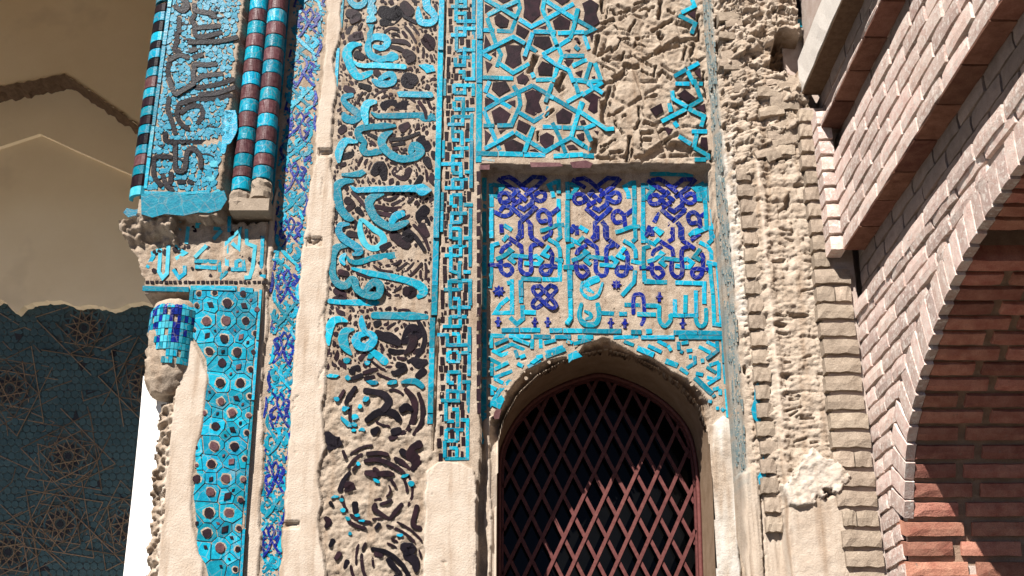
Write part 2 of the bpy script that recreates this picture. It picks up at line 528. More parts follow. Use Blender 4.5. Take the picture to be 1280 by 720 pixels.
# outlines read from the photograph
INNER = XZ(S('620 760,621 640,622 560,629 530,646 500,670 476,700 459,730 448,757 443,790 452,820 466,850 488,872 516,882 550,887 600,890 680,893 760'), 4.66)
RAG = XZ(S('612 760,613 700,615 660,612 600,611 560,612 540,613 524,628 508,633 490,644 476,658 461,683 450,707 444,718 452,730 430,744 425,755 420,766 425,777 431,797 443,812 444,826 452,840 463,860 472,878 489,888 503,889 520,884 540,882 560,884 640,886 700,888 760'), 4.57)
FRAME = XZ(S('601.5 204,700 207,800 203,886 206,893 260,905 330,912 400,916 480,922 560,930 640,938 760,597 760,597 640,601 560,600 480,602 300'), 4.5)
PL = {}                                # smooth plaster repairs
PL['a'] = XZ(S('412 -20,428 -20,424 40,416 75,420 100,415 140,413 200,416 260,411 340,405 400,407 450,401 520,406 560,396 590,402 625,396 655,404 690,406 740,350 740,353 680,362 560,368 470,372 400,378 330,384 262,394 200,400 130,405 75'), 4.5)
PL['b'] = XZ(S('345 236,340 300,336 340,333 420,325 450,327 520,329 560,322 640,325 680,321 740,300 740,308 600,316 480,324 400,333 300'), 4.5)
PL['c'] = XZ(S('533 590,548 578,566 580,584 583,592 588,598 620,597 740,530 740'), 4.5)
PL['d'] = XZ(S('603 528,612 521,627 518,626 560,627 740,608 740,612 690,606 660,610 600'), 4.57)
PL['e'] = XZ(S('893 530,905 520,915 528,920 600,926 760,896 760,890 660'), 4.57)

# straps of the star panel
k7 = 960 / 140
STRAPS = []
def straps(ox, oy, s, txt, w=5.3, mt='turq'):
    for ln in txt.split('|'):
        STRAPS.append((CR(ox, oy, s, ln), w, mt))
straps(590, 0, k7, '110 -8,250 70,385 148|405 165,510 228,640 160,760 95,870 30|130 130,250 68,390 10|390 -10,412 70,335 268,215 263|190 260,95 255|620 -10,602 80,640 165,725 378|640 8,760 90,880 160|130 150,212 390,248 470,212 575|92 446,230 375,355 315,455 372|522 280,452 482|525 272,720 275|735 282,958 272|492 402,552 442|92 455,165 505|235 545,350 622,490 545|600 466,740 395,840 332|842 330,880 200,905 70|612 475,720 550,830 602,870 705|742 405,772 480,730 590,690 700|785 480,960 478|862 570,960 515|92 665,225 668|230 668,355 672|545 685,690 682|512 620,530 665|860 685,960 690|885 395,915 420')
straps(590, 100, k7, '150 10,110 105|128 118,250 190,380 265|395 270,530 352,640 285,655 225|105 252,240 178,520 45|520 45,640 115,760 190,900 270|355 45,400 120,412 210,340 388,215 390|190 390,95 388|100 262,185 470,240 600|108 590,225 525,360 446|370 450,470 512,630 612,740 548,850 490,955 560|528 400,450 620|605 402,770 405|775 408,960 410|690 362,745 480,800 622|688 30,630 188|942 185,850 488|955 108,810 190|650 130,700 155|872 -5,912 112')
straps(590, 100, k7, '35 628,220 632|225 632,440 638|445 640,630 645|700 652,830 648|835 645,950 640', 6)
straps(700, 0, k7, '150 75,118 190|150 172,290 250,205 288|205 300,248 422|130 392,165 425|110 562,232 515|265 532,212 700|300 540,350 690|115 683,250 702,350 690')
straps(700, 100, k7, '232 25,370 112|190 132,365 20|175 272,290 350,400 420,462 416|200 190,165 280|210 418,300 380|222 422,268 525|95 495,180 545,262 602')
straps(700, 100, k7, '200 650,292 652', 6)
straps(780, 0, k7, '582 -8,608 48,490 108|470 132,610 200,580 290|430 655,535 592|550 590,645 538|540 605,600 720')
straps(780, 100, k7, '600 -5,662 168,540 240|535 245,430 300,320 358|412 90,420 160,540 232|550 245,685 312,662 400|440 32,560 32|640 32,678 32|390 200,402 272|428 360,460 402|470 482,572 548|582 442,712 440|622 465,600 580|600 580,722 645,722 685|602 682,700 682')
# the wall's own surface: one relief of mortar bed, lost-tile hollows, plaster repairs and the sunk panel
res = 0.005
xs = np.arange(-1.06, 0.905, res)
zs = np.arange(CZ + 0.60, CZ + 3.42, res)
Xg, Zg = np.meshgrid(xs, zs)
U, Vv = proj(Xg, 4.5, Zg)
wob = 0.012 * fbm(Xg * 14, Zg * 14, 5, 3)
rough = fbm(Xg * 38, Zg * 38, 1, 4)
big = fbm(Xg * 9, Zg * 9, 2, 3)
c1, c2, cid = cells(Xg * 42, Zg * 42, 3)
rough2 = fbm(Xg * 75, Zg * 75, 9, 3)
Yg = Y0 + 0.0022 * rough
attr = {k: np.zeros(Xg.shape) for k in ('plaster', 'white', 'brown', 'tealdust')}
# rough bands where tile has fallen
band = ((U > 400) & (U < 552)).astype(float)
low = sstep(430, 520, Vv) * band
Yg += band * 0.0022 * rough + low * (0.003 + 0.003 * big + 0.0035 * rough + 0.0045 * rough2 + 0.005 * (cid - 0.5))
# lost part of the star panel: hollows left by straps
CAV = []
def cav(ox, oy, s, txt):
    for q in S(txt): CAV.append((ox + q[0] / s, oy + q[1] / s, ox + q[2] / s, oy + q[3] / s, q[4] / s))
cav(700, 0, k7, '370 185 460 150 25,440 70 530 115 12,530 95 600 60 25,360 0 370 90 25,600 250 640 170 20,500 310 600 320 15,660 310 760 300 20,800 250 890 200 28,890 190 960 160 28,690 70 810 50 22,870 0 850 140 30,850 280 870 300 35,330 460 430 400 28,370 490 520 500 18,530 500 550 440 18,370 545 480 600 18,560 545 670 555 35,480 650 550 610 45,620 460 790 555 16,730 490 790 455 25,840 430 940 380 45,650 355 740 380 16,700 590 800 640 16,560 560 560 600 15,330 300 300 440 30,880 600 930 650 25,820 560 810 640 15,380 690 440 690 30,640 20 720 -10 16,460 200 560 250 9,520 330 480 420 9,420 40 400 140 9,600 100 680 130 12')
cav(700, 100, k7, '430 60 400 180 25,380 200 380 330 50,420 290 510 260 25,540 300 560 290 20,520 420 540 440 20,680 220 680 330 15,650 400 690 330 20,740 350 830 370 35,710 440 790 430 30,700 495 780 500 30,600 480 580 680 28,620 590 620 640 20,350 660 480 665 25,720 650 900 560 60,900 540 960 580 45,300 520 290 590 50,440 610 530 600 25,350 560 480 500 15,740 130 820 120 20,650 660 760 665 18,850 420 920 410 18,880 510 960 480 20,470 330 520 420 10,690 420 700 560 10')
cav(780, 0, k7, '440 330 620 320 25,330 405 480 370 45,510 490 540 380 22,580 440 600 370 20,560 480 640 510 14,470 180 560 210 40,380 80 430 95 25,640 120 650 330 25,690 600 680 690 15,740 330 770 440 30,760 180 740 260 25,340 600 400 660 25')
cav(780, 100, k7, '440 550 560 580 60,330 560 440 540 45,430 300 520 270 40,690 0 720 180 14,760 40 790 80 25,740 620 760 680 35')
cav(590, 0, k7, '540 490 500 600 45,780 640 740 720 40,900 330 920 360 25')
cav(590, 100, k7, '730 20 760 60 50,560 440 570 500 20,690 250 640 300 25')
lost = soft(U, Vv, S('730 -10,748 20,738 60,752 95,760 150,740 195,880 205,886 60,884 -10'), 6)
Yg += lost * (0.003 + 0.005 * rough + 0.003 * rough2 + 0.005 * (cid - 0.5))
for P_, w_, _m in STRAPS:                # imprint of the lost half of the star pattern
    for p_, q_ in zip(P_[:-1], P_[1:]):
        a_, b_ = (1490 - p_[0], p_[1]), (1490 - q_[0], q_[1])
        if max(a_[0], b_[0]) < 742: continue
        m = (U > min(a_[0], b_[0]) - 6) & (U < max(a_[0], b_[0]) + 6) & (Vv > min(a_[1], b_[1]) - 6) & (Vv < max(a_[1], b_[1]) + 6)
        d = segdist(U[m] + 1.6 * rough[m], Vv[m] + 1.6 * rough2[m], a_, b_)
        Yg[m] = np.maximum(Yg[m], Yg[m] * 0 + Y0 + lost[m] * (0.013 + 0.012 * big[m]) * (1 - sstep(1.6, 2.7, d)))
for a in CAV:
    m = (np.abs(U - (a[0] + a[2]) / 2) < abs(a[0] - a[2]) / 2 + a[4] + 6) & (np.abs(Vv - (a[1] + a[3]) / 2) < abs(a[1] - a[3]) / 2 + a[4] + 6)
    uu, vv = U[m] + 1.9 * rough[m] - (a[0] + a[2]) / 2, Vv[m] + 1.9 * rough2[m] - (a[1] + a[3]) / 2
    L = math.hypot(a[2] - a[0], a[3] - a[1]) or 1
    ca, sa = (a[2] - a[0]) / L, (a[3] - a[1]) / L
    d = np.maximum(np.abs(uu * ca + vv * sa) - L / 2, np.abs(vv * ca - uu * sa))
    Yg[m] = np.maximum(Yg[m], Y0 + 0.034 * (1 - sstep(a[4] * 0.42, a[4] * 0.60, d)))
    rim = np.exp(-((d - a[4] * 0.85) / 1.6) ** 2)
    Yg[m] -= 0.004 * rim * (Yg[m] < Y0 + 0.01)
# grooves: between the border strip and the square-script band, round the star panel
def groove(pts, wd, dep, edge=0.6):
    global Yg
    for a, b in zip(pts[:-1], pts[1:]):
        m = (U > min(a[0], b[0]) - wd - 3) & (U < max(a[0], b[0]) + wd + 3) & (Vv > min(a[1], b[1]) - wd - 3) & (Vv < max(a[1], b[1]) + wd + 3)
        d = segdist(U[m] + rough[m], Vv[m], a, b)
        Yg[m] = np.maximum(Yg[m], Y0 + dep * (1 - sstep(wd * edge, wd, d)))
groove(S('557 -10,552 180,548 330'), 1.8, 0.02)
groove(S('545 335,542 400'), 4.0, 0.025)
groove(S('549 400,545 480,541 560'), 2.6, 0.022)
groove(S('604 208,740 209,886 207'), 4.0, 0.05)
groove(S('888 -10,893 100,897 195'), 2.5, 0.02)
# plaster
for k in 'abc':
    s = soft(Xg + wob, Zg + wob, PL[k], 0.006)
    Yg = Yg * (1 - s) + s * (4.5 - (0.006 if k == 'c' else 0.002) + 0.0025 * big + 0.0006 * rough)
    attr['plaster'] = np.maximum(attr['plaster'], s)
rr_ = random.Random(5)
for k in range(46):                      # small chips, trowel dents and hairline cracks in the plaster coats
    u, v = rr_.uniform(305, 600), rr_.uniform(0, 720)
    if rr_.random() < 0.55:
        m = (np.abs(U - u) < 8) & (np.abs(Vv - v) < 8)
        d = np.hypot(U[m] - u + 3 * rough[m], (Vv[m] - v + 3 * rough2[m]) * rr_.uniform(0.6, 1.4))
        Yg[m] += attr['plaster'][m] * 0.006 * (1 - sstep(1.0, rr_.uniform(1.8, 4.5), d))
    else:
        u2, v2 = u + rr_.uniform(-8, 8), v + rr_.uniform(10, 46)
        m = (np.abs(U - (u + u2) / 2) < 14) & (np.abs(Vv - (v + v2) / 2) < 34)
        d = segdist(U[m] + 9 * big[m] + 4 * rough[m], Vv[m], (u, v), (u2, v2))
        Yg[m] += attr['plaster'][m] * 0.005 * (1 - sstep(0.5, 1.4, d))
groove(S('413 190,402 191'), 1.2, 0.012)
groove(S('398 300,392 303,386 301'), 1.5, 0.012)
groove(S('370 655,357 656'), 1.3, 0.010)
# sunk window panel
s = soft(Xg + 0.5 * wob, Zg + 0.35 * wob, FRAME, 0.004)
Yp = YP + 0.0018 * rough + 0.0015 * rough2 + 0.001 * big
Yg = Yg * (1 - s) + s * Yp
for k in 'de':
    q = soft(Xg + wob, Zg + wob, PL[k], 0.006) * s
    Yg -= q * (0.014 - 0.003 * big)
    attr['plaster'] = np.maximum(attr['plaster'], q * (1 if k == 'd' else 0.2))
    if k == 'e': attr['white'] = np.maximum(attr['white'], q * np.clip(0.4 + 1.2 * fbm(Xg * 30, Zg * 4, 8, 3), 0, 1))
# broken rim round the window arch, falling back to the smooth soffit
inr = inpoly(Xg, Zg, INNER)
rag = inpoly(Xg + 0.4 * wob, Zg + 0.4 * wob, RAG)
m = rag & ~inr
do = np.full(m.sum(), 9.0)
di = do.copy()
for k in range(len(RAG)): do = np.minimum(do, segdist(Xg[m], Zg[m], RAG[k], RAG[(k + 1) % len(RAG)]))
for k in range(len(INNER)): di = np.minimum(di, segdist(Xg[m], Zg[m], INNER[k], INNER[(k + 1) % len(INNER)]))
t = do / (do + di + 1e-6)
zrel = sstep(CZ + 1.18, CZ + 1.32, Zg[m])
Yg[m] = YP + 0.012 * t + zrel * (0.075 * t ** 0.7 + 0.014 * rough[m] + 0.02 * (0.35 - c1[m]) + 0.012 * (cid[m] - 0.5))
attr['brown'][m] = zrel * sstep(0.1, 0.6, t + 0.3 * rough[m]) * 0.7
attr['plaster'][m] = np.maximum(attr['plaster'][m], (1 - zrel) * 0.8)
inr_small = inpoly(Xg, Zg, [(x + 0.004 * (1 if x < 0.34 else -1), z - 0.004) for x, z in INNER])
wallmesh = field('masonry', Xg, Yg, Zg, ~inr_small, 'mortar', WALL, attr, False)

# smooth brown soffit of the window recess, and the wall's body behind
arc = [q for q in INNER]
sof = Bag()
prev = None
ARC = catmull(arc, 4)
rows = []
for (x, z) in ARC:
    rows.append([(x, y, z) for y in (4.60, 4.66, 4.74, 4.85, 5.02)])
V, Fc = [q for r in rows for q in r], []
for i in range(len(rows) - 1):
    for k in range(4):
        a = i * 5 + k
        Fc.append((a, a + 5, a + 6, a + 1))
mobj('window_soffit', V, Fc, 'mud', WALL, True)
b = Bag()
b.box((-1.0, 4.64, 0), (-0.07, 6.4, CZ + 3.4))
b.box((0.80, 4.64, 0), (1.30, 6.4, CZ + 3.4))
b.box((-0.07, 4.70, CZ + 1.75), (0.80, 6.4, CZ + 3.4))
b.box((-1.0, 4.52, 0), (-0.06, 4.64, CZ + 0.62))
b.box((0.80, 4.52, 0), (1.2, 4.64, CZ + 0.62))
b.box((-0.06, 4.56, 0), (0.80, 4.95, CZ + 0.1))
b.box((-1.04, 4.53, CZ + 3.40), (0.9, 4.9, CZ + 5.2))
b.build('wall_body', 'mortar', WALL)
room = Bag()
room.box((-0.069, 5.02, 0.5), (0.799, 6.0, CZ + 1.749))
room.build('dark_interior', 'void', WALL)

# ------------------------------------------------------------------ window grille
fx0, fx1 = -0.034, 0.772
cxw = 0.372
def archshape(ins):
    """grille outline inset by ins metres, in x, z"""
    out = []
    P = ARC
    c = (0.372, CZ + 1.0)
    n = len(P)
    for i, (x, z) in enumerate(P):
        a, b2 = P[max(i - 1, 0)], P[min(i + 1, n - 1)]
        tx, tz = b2[0] - a[0], b2[1] - a[1]
        l = math.hypot(tx, tz) or 1
        nx, nz = tz / l, -tx / l
        if nx * (c[0] - x) + nz * (c[1] - z) < 0: nx, nz = -nx, -nz
        out.append((x + nx * ins, z + nz * ins))
    return out
def archbar(i0, i1, y0, y1):
    A, B = archshape(i0), archshape(i1)
    V, Fc = [], []
    for (ax, az), (bx, bz) in zip(A, B):
        V += [(ax, y0, az), (bx, y0, bz), (bx, y1, bz), (ax, y1, az)]
    for i in range(len(A) - 1):
        for k in range(4):
            p, q = i * 4 + k, i * 4 + (k + 1) % 4
            Fc.append((p, q, q + 4, p + 4))
    return V, Fc
V, Fc = archbar(0.001, 0.015, 4.90, 4.96)
fr = mobj('frame', V, Fc, 'steel', GRILLE, True)
V, Fc = archbar(0.017, 0.026, 4.922, 4.94)
mobj('inner_frame', V, Fc, 'steel', GRILLE)
CL = archshape(0.024)
def clipseg(p, q, P):
    """part of segment inside outline P (closed at the bottom)"""
    ts = [0.0, 1.0]
    n = len(P)
    for k in range(n):
        a, b2 = P[k], P[(k + 1) % n]
        d = (q[0] - p[0], q[1] - p[1])
        e = (b2[0] - a[0], b2[1] - a[1])
        den = d[0] * e[1] - d[1] * e[0]
        if abs(den) < 1e-9: continue
        t = ((a[0] - p[0]) * e[1] - (a[1] - p[1]) * e[0]) / den
        s = ((a[0] - p[0]) * d[1] - (a[1] - p[1]) * d[0]) / den
        if 0 <= s <= 1 and 0 < t < 1: ts.append(t)
    ts.sort()
    out = []
    for a, b2 in zip(ts[:-1], ts[1:]):
        tm = (a + b2) / 2
        x, z = p[0] + (q[0] - p[0]) * tm, p[1] + (q[1] - p[1]) * tm
        if inpoly(np.array([x]), np.array([z]), P)[0]: out.append((a, b2))
    return out
pitch, slope = 0.0885, 2.05
for sg in (1, -1):
    for i in range(-30, 31):
        x0 = 0.372 + 0.02 + i * pitch
        p = (x0, CZ + 0.55)
        q = (x0 + sg * 1.3 / slope, CZ + 0.55 + 1.3)
        for a, b2 in clipseg(p, q, CL):
            if b2 - a < 0.03: continue
            A = (p[0] + (q[0] - p[0]) * a, p[1] + (q[1] - p[1]) * a)
            B = (p[0] + (q[0] - p[0]) * b2, p[1] + (q[1] - p[1]) * b2)
            l = math.hypot(B[0] - A[0], B[1] - A[1])
            t = ((B[0] - A[0]) / l, (B[1] - A[1]) / l)
            n = (-t[1] * 0.0074, t[0] * 0.0074)
            y0 = 4.922 if sg > 0 else 4.9285
            V = []
            for y in (y0, y0 + 0.006):
                for (cx_, cz_), s2 in ((A, 1), (A, -1), (B, -1), (B, 1)):
                    V.append((cx_ + n[0] * s2, y, cz_ + n[1] * s2))
            mobj('lattice_bar', V, [(0, 1, 2, 3), (7, 6, 5, 4), (0, 4, 5, 1), (1, 5, 6, 2), (2, 6, 7, 3), (3, 7, 4, 0)], 'steel', GRILLE)
A = archshape(0.01)
pv = [(x, 4.985, z) for x, z in A] + [(x, 4.991, z) for x, z in A]
n = len(A)
mobj('window_pane', pv, [tuple(range(n)), tuple(range(2 * n - 1, n - 1, -1))] + [(i, i + n, (i + 1) % n + n, (i + 1) % n) for i in range(n)], 'glass', GRILLE)
# ------------------------------------------------------------------ inscription band (running script in turquoise on dark scrollwork)
YT = Y0
OCC = []                                # picture points already covered by letters
def occupy(P, w=None, curve=True):
    Q = [(q[0], q[1], (q[2] if len(q) > 2 else w)) for q in P]
    if len(Q) > 1: Q = catmull(Q, 5)
    OCC.extend(Q)
LET = '''437 -6 6,437 0 6,441 5 7,447 7.5 7.5,454 5 7,457 0 6,457 -6 5
463 50 6,466 47 7,473 46 8,482 48 8,484.5 54 8,478 60 7,468 58 5
461 50 5,460 60 8,464 69 8,474 74 8,483 73 7,490 71 12,494 71 9
451 55.5 3,440 57 8,433.5 65 10.5,436 77 10,441 88 9,448 96 8.5,457 94 8,465 90 5
442 76 1.5,447.5 81 4.5,457 82 5,467 81.5 6.5,483 82 6.5,506 83.5 5.5
466 100 4,473 104 8,482 105 8,491 103 7,492 96 7,488 92.5 7,481 95 6.5,475 99 5
532 -6 9,534 8 9,540 15 8,543.5 22 8,540 27.5 8,533 29 8,526 27 8,523.5 19 7,523 9 3
440 119 5,431 121 7,430 127 6.5,438 135 8,446 141 9,448 147 8,440 150 9,432 147 9,430 142 5
469 127.5 5,460 129.5 9,456 137 9,456.5 147 8,458 154 5
464 140 2,471.5 145 5,480 145 6,503 144.5 6.5,523 144 6.5,530 146 11,540 147 9,543 150 3
494 157.5 3,480 157.5 7.5,467 158.5 6.5,453 160 8,447 165 8,450 172.5 8,456 178 5.5,453 185 8,457 191 8,464 191.5 6.5,470 190 8,476 190 5
491 164 2,480 170 9,477 178 9.5,481.5 187 9,492 195 9,503 198.5 8.5,517 197 9,525 191 10,523 184 10,516.5 182 9,513 190 6
446 177 4,441 177 5,433 176 8,427 182 9,423.5 192 9,423.5 202 4
441 226 4,430 227 8,421.5 233 10,421.5 245 10.5,424 257 10,430 267 9,437 273 8,441 274 4
437.5 232 1,445 237.5 5.5,455 237 6.5,480 236.5 7,507 235.5 7.5,521 236 9,529 237.5 14,538 237.5 3
480 243 1.5,467 246.5 9,461 254 10,465 266 9.5,473 276 9,485 283 8.5,493 284 8,504 280 8,510 277 4
488 281 6,494 271 9,503 267 8
436 280 3,426 281.5 7,423.5 290 8,431 300 9,445 308 9,450 315 8,442 318 4
434 320 2,437 326 4.5,448 328 6,467 322.5 7,493 319 7.5,512 317 8,523 318 13,534 318 3
431 318 4,427 324 7,430 330 4
436 307 3,422 309 8,416 318 9,415.5 330 8,416 343 8,422 354 9,432 357 9,440 349 8,444 352 8,445 360 8,455 368 8,467 370 9,474 368 8,475 357 9,468 353 9,462 357 8,457 363 6
440 335.5 3,457 340 6,467 342.5 7,492 347 7.5,513 352 8,525 357.5 10,530 365 10,523 371 5
412 376.5 6,427 378 5.5,460 378 8,493 378 8,517 379 9,523 381 14,532 381 8
467 394 8,493 394.5 8.5,517 395 9,533 396 6
435 402 1.5,425 399 7,417 401 9,412 409 10,410 420 9,411 431 3
443 411.5 2,433 414 9,428.5 422 11,431 433 10,440 444 2
452 394 2,452 403 7,457 415 6,465 419 8,466 427 10,458 434 10,448 432 10,445 425 10,449 419 8,456 418 4
462 437 5,472 444 8,481 452 9
502 478 3,510 476.5 6,520 477 7,528 483 6
466 14 9,464 5 7,466 -6 9'''
LPOLY = '''461 2,470 0,467 5,471 8,467 12,468 20,471 23,470 26,465 28,457.5 28.5,458.5 20,462 19,458.5 15,459 10
459 30,468.5 31,466.5 35,465 48,459 50,458.5 42,462 36
523 81.5,531.5 79.5,541.5 81.5,544.5 88.5,533 91.5,530 88
426.5 220,427 216.5,440 215.5,453 211.5,458 216,451 221,440 221.5
496 115,500 114,540 114.5,542.5 120,540 122,498 121'''
INS = []
for ln in LET.split('\n'):
    P = S(ln)
    occupy(P)
    INS.append(('letter', ribbon([(q[0], q[1], q[2] * 1.13) for q in P], YT, 0.015), 'turq'))
P = S('451 275 5,450 286 7,453.5 300 8,461 309 7,471 310 8,479.5 302 9,477 293 8,467 286 7,456 277 5')
occupy(P)
INS.append(('letter', ribbon(P, YT, 0.011, closed=True), 'turq_light'))
for ln in LPOLY.split('\n'):
    P = S(ln)
    OCC.extend([(q[0], q[1], 5) for q in P] + [(sum(q[0] for q in P) / len(P), sum(q[1] for q in P) / len(P), 9)])
    INS.append(('letter', poly(P, YT, 0.011), 'turq'))
for q in S('433.5 450.5 4 1,459 454 3.2 1.3,463 446 3.6 1.4,415 470 3 2.6,434 472 3 1.3,465 478 2.6 3,490 478 2.6 3,421 499 3.2 1.3,458 499 3.4 1.5,450 508 2.5 1.3,431 511 3.5 1.6,444 521 4.4 1.1,432 527 3.5 2.4,443 531 3.4 1.3,442 538 2.5 1.2,453 537 3 1.4,448 580 3 1,470 601 2 2.4,506 595 2 3,514 605 4 1.2,419 621 2 2.6,427 625 2.4 1.2,429 638 3 1.2,435 648 2.5 1.3,446 644 2.5 1.3,452 651 2 2,438 667 2.6 1.1,500 669 2.5 1.5'):
    INS.append(('tile_fragment', poly(blobpts(q[0], q[1], q[2], 7, q[3], R.uniform(-0.4, 0.7)), YT, 0.010), 'turq'))
# dark scrollwork traced where it stands clear
DARK = '''457 488 8,468 490 8,480 493 9,486 502 10,480 512 9
507 487 6,517 500 9,518 517 8,513 533 8,505 542 4
523 492 5,528 507 6,527 527 6,517 543 4
459 525 8,470 517 10,480 514 10,492 517 10,499 524 8
502 512 9,508 508 10,514 512 6
467 540 10,472 536 7
492 540 10,499 538 9
430 488 4,424 498 5
444 484 5,436 496 7,432 504 4
440 464 9,444 460 5
455 466 5,465 463 6,471 461 4
457 473 6,467 471 5
440 473 5,452 469 6
498 456 9,505 460 10,496 466 8,490 465 4
516 450 9,524 454 13,532 452 8
529 464 11,522 470 8
503 424 4,512 410 10,522 416 14,512 424 10,500 428 5
471 416 9,478 420 12,488 422 14,498 428 10
487 438 6,495 440 7,505 439 5
505 405 4,512 414 9,517 425 11,512 436 9,506 442 4
523 402 5,530 415 6,530 430 6,522 445 5,510 452 4
470 405 9,474 404 8
518 440 7,528 438 8
421 363 11,428 371 12,418 374 7
462 347 4,447 341 5
508 364 13,516 365 11,512 371 7
425 340 8,434 342 7
506 300 10,514 295 8,505 292 6
531 262 14,526 270 15,532 280 14,534 290 9
527 283 12,533 293 9
507 286 6,520 297 6,530 312 5
517 281 4,529 295 5,536 312 4
434 250 10,440 256 9,434 262 7
447 262 9,453 268 6
440 240 4,450 250 5,456 258 4
470 258 6,490 262 7,512 258 6
470 265 5,490 269 6,505 264 5
436 292 9,446 294 8
420 266 7,418 272 6
430 196 9,440 192 8,436 186 6
430 160 10,426 164 9
443 158 4,446 152 4
468 215 12,476 208 15,480 222 9
495 214 13,505 219 14,512 212 8
520 232 8,526 222 8
460 167 4,470 172 5
488 174 5,505 173 5,524 166 4
490 181 4,505 179 5
527 176 16,534 184 12
533 200 11,537 208 7
503 160 12,510 156 8
524 127 5,531 138 5,533 148 4
534 124 4,539 136 4
480 132 12,489 128 8,500 131 12,512 132 12
516 100 16,508 96 12,506 104 10,514 106 10
533 48 13,540 52 10,538 60 7,530 50 9
507 66 11,514 71 13,510 76 8
491 51 6,505 52 6,512 56 4
486 58 5,500 61 6,507 66 4
470 64 5,485 61 5
444 44 9,452 44 10,438 48 9
446 68 11,452 71 9
470 90 9,474 94 7
436 16 11,446 20 13,440 26 8
478 14 16,490 18 18,500 12 15,490 26 12,478 28 10
505 6 12,512 14 14
505 20 5,520 28 5
432 110 8,440 114 9
461 110 9,450 106 6
478 310 9,487 305 7
492 293 12,500 300 14,508 306 12
450 448 6,456 442 5
447 460 9,441 461 7
456 576 5,470 574.5 6,483 578 6,496 584 6,505 591 4
460 567 6,474 566 6,484 568 5
494 573 5,503 578 7,511 585 4
524 555 11,515 560 9,514 570 14,521 576 12,516 586 7
502 564 8,508 568 8
468 586 6,470 592 10,458 591 7
473 592 7,485 592 8,491 593 5
437 590 4,430 600 6,425 612 7
434 606 11,440 608 10,432 613 5
444 630 9,444 640 7
469 630 4,468 636 7,478 643 5,487 648 5,494 640 6,502 630 5
521 633 6,518 645 7,516 656 6,525 660 6
413 628 5,416 632 4
407 648 6,411 652 8,408 658 6
408 545 13,416 552 15,424 552 12,412 560 8
429 564 4,432 572 5
400 548 8,404 544 6
505 540 6,495 545 7,488 548 6
465 686 5,480 689 6,492 696 6,504 708 6,512 722 6
505 684 12,514 686 14,508 694 10,518 700 12,520 712 8
470 692 7,476 694 7
486 700 8,492 708 8,500 716 5
424 692 7,420 698 6
434 702 7,431 709 5
416 676 7,413 682 5
495 722 9,506 726 9
420 730 8,430 738 7
474 655 5,470 660 5'''
for ln in DARK.split('\n'):
    P = S(ln)
    occupy(P)
    INS.append(('scroll_tile', ribbon(P, YT, 0.0075 if P[0][1] < 470 else 0.011, n=5), 'black' if R.random() < 0.6 else 'purple'))
def clear(u, v, r):
    for q in OCC:
        if abs(q[0] - u) < 16 and (q[0] - u) ** 2 + (q[1] - v) ** 2 < (r + q[2] * 0.5 + 0.25) ** 2: return False
    return True
MED = [(492, 60, 40), (492, 150, 42), (488, 225, 40), (486, 300, 42), (490, 345, 40), (500, 425, 42), (490, 512, 40), (470, 610, 42), (480, 700, 42)]
small = Bag()
for k in range(len(MED)):                # concentric stems of the scrollwork
    mu, mv, mr = MED[k]
    for rr in (9, 16, 23, 30, 37, 44, 52):
        a = R.uniform(0, 1)
        while a < 2 * math.pi:
            P = []
            wd = R.uniform(2.6, 4.4)
            lim = a + R.uniform(0.35, 1.1)
            q = a
            while q < lim:
                r2 = rr + 2.0 * math.sin(3 * q + k)
                u, v = mu + r2 * math.cos(q), mv + r2 * math.sin(q)
                if u < 416 or u > kcol(546, v) or not clear(u, v, wd * 0.45): break
                P.append((u, v, wd))
                q += 2.2 / rr
            if len(P) > 3 and (P[0][1] < 462 or (len(P) > 5 and R.random() < 0.45)):
                P[0] = P[0][:2] + (wd * 0.5,)
                P[-1] = P[-1][:2] + (wd * 0.4,)
                OCC.extend(P)
                small.add(ribbon(P, YT, R.uniform(0.004, 0.008), n=1))
            a = max(q, a + 0.12) + 1.2 / rr
for r0, tries in ((3.4, 900), (2.4, 2500), (1.6, 5000), (1.1, 5000)):
    for k in range(tries):
        v = R.uniform(-8, 726)
        u = kcol(R.uniform(431, 547), v)
        if u < (412 if v < 400 else 408): continue
        if v > 462: continue
        r = r0 * R.uniform(0.85, 1.1)
        if not clear(u, v, r): continue
        mc = min(MED, key=lambda q: (q[0] - u) ** 2 + (q[1] - v) ** 2)
        a = math.atan2(v - mc[1], u - mc[0]) + math.pi / 2 + R.uniform(-0.5, 0.5)
        L = R.uniform(2.0, 4.2) * r
        while L > r and not clear(u + math.cos(a) * L, v + math.sin(a) * L, r * 0.5): L *= 0.7
        bend = R.uniform(-0.7, 0.7)
        P = [(u - math.cos(a) * r * 0.7, v - math.sin(a) * r * 0.7, 0.9 * r), (u, v, 1.95 * r), (u + math.cos(a) * L * 0.5 - math.sin(a) * bend * L * 0.4, v + math.sin(a) * L * 0.5 + math.cos(a) * bend * L * 0.4, 1.6 * r),
             (u + math.cos(a) * L, v + math.sin(a) * L, 0.5 * r)]
        OCC.extend(catmull(P, 2))
        small.add(ribbon(P, YT, R.uniform(0.003, 0.007), n=3))
band = small.build('inscription_band', 'purple', WALL, kind='stuff')
band['label'] = 'upright band of flowing turquoise script over dark scrollwork'
for nm, vf, mt in INS: mobj(nm, vf[0], vf[1], mt, band)

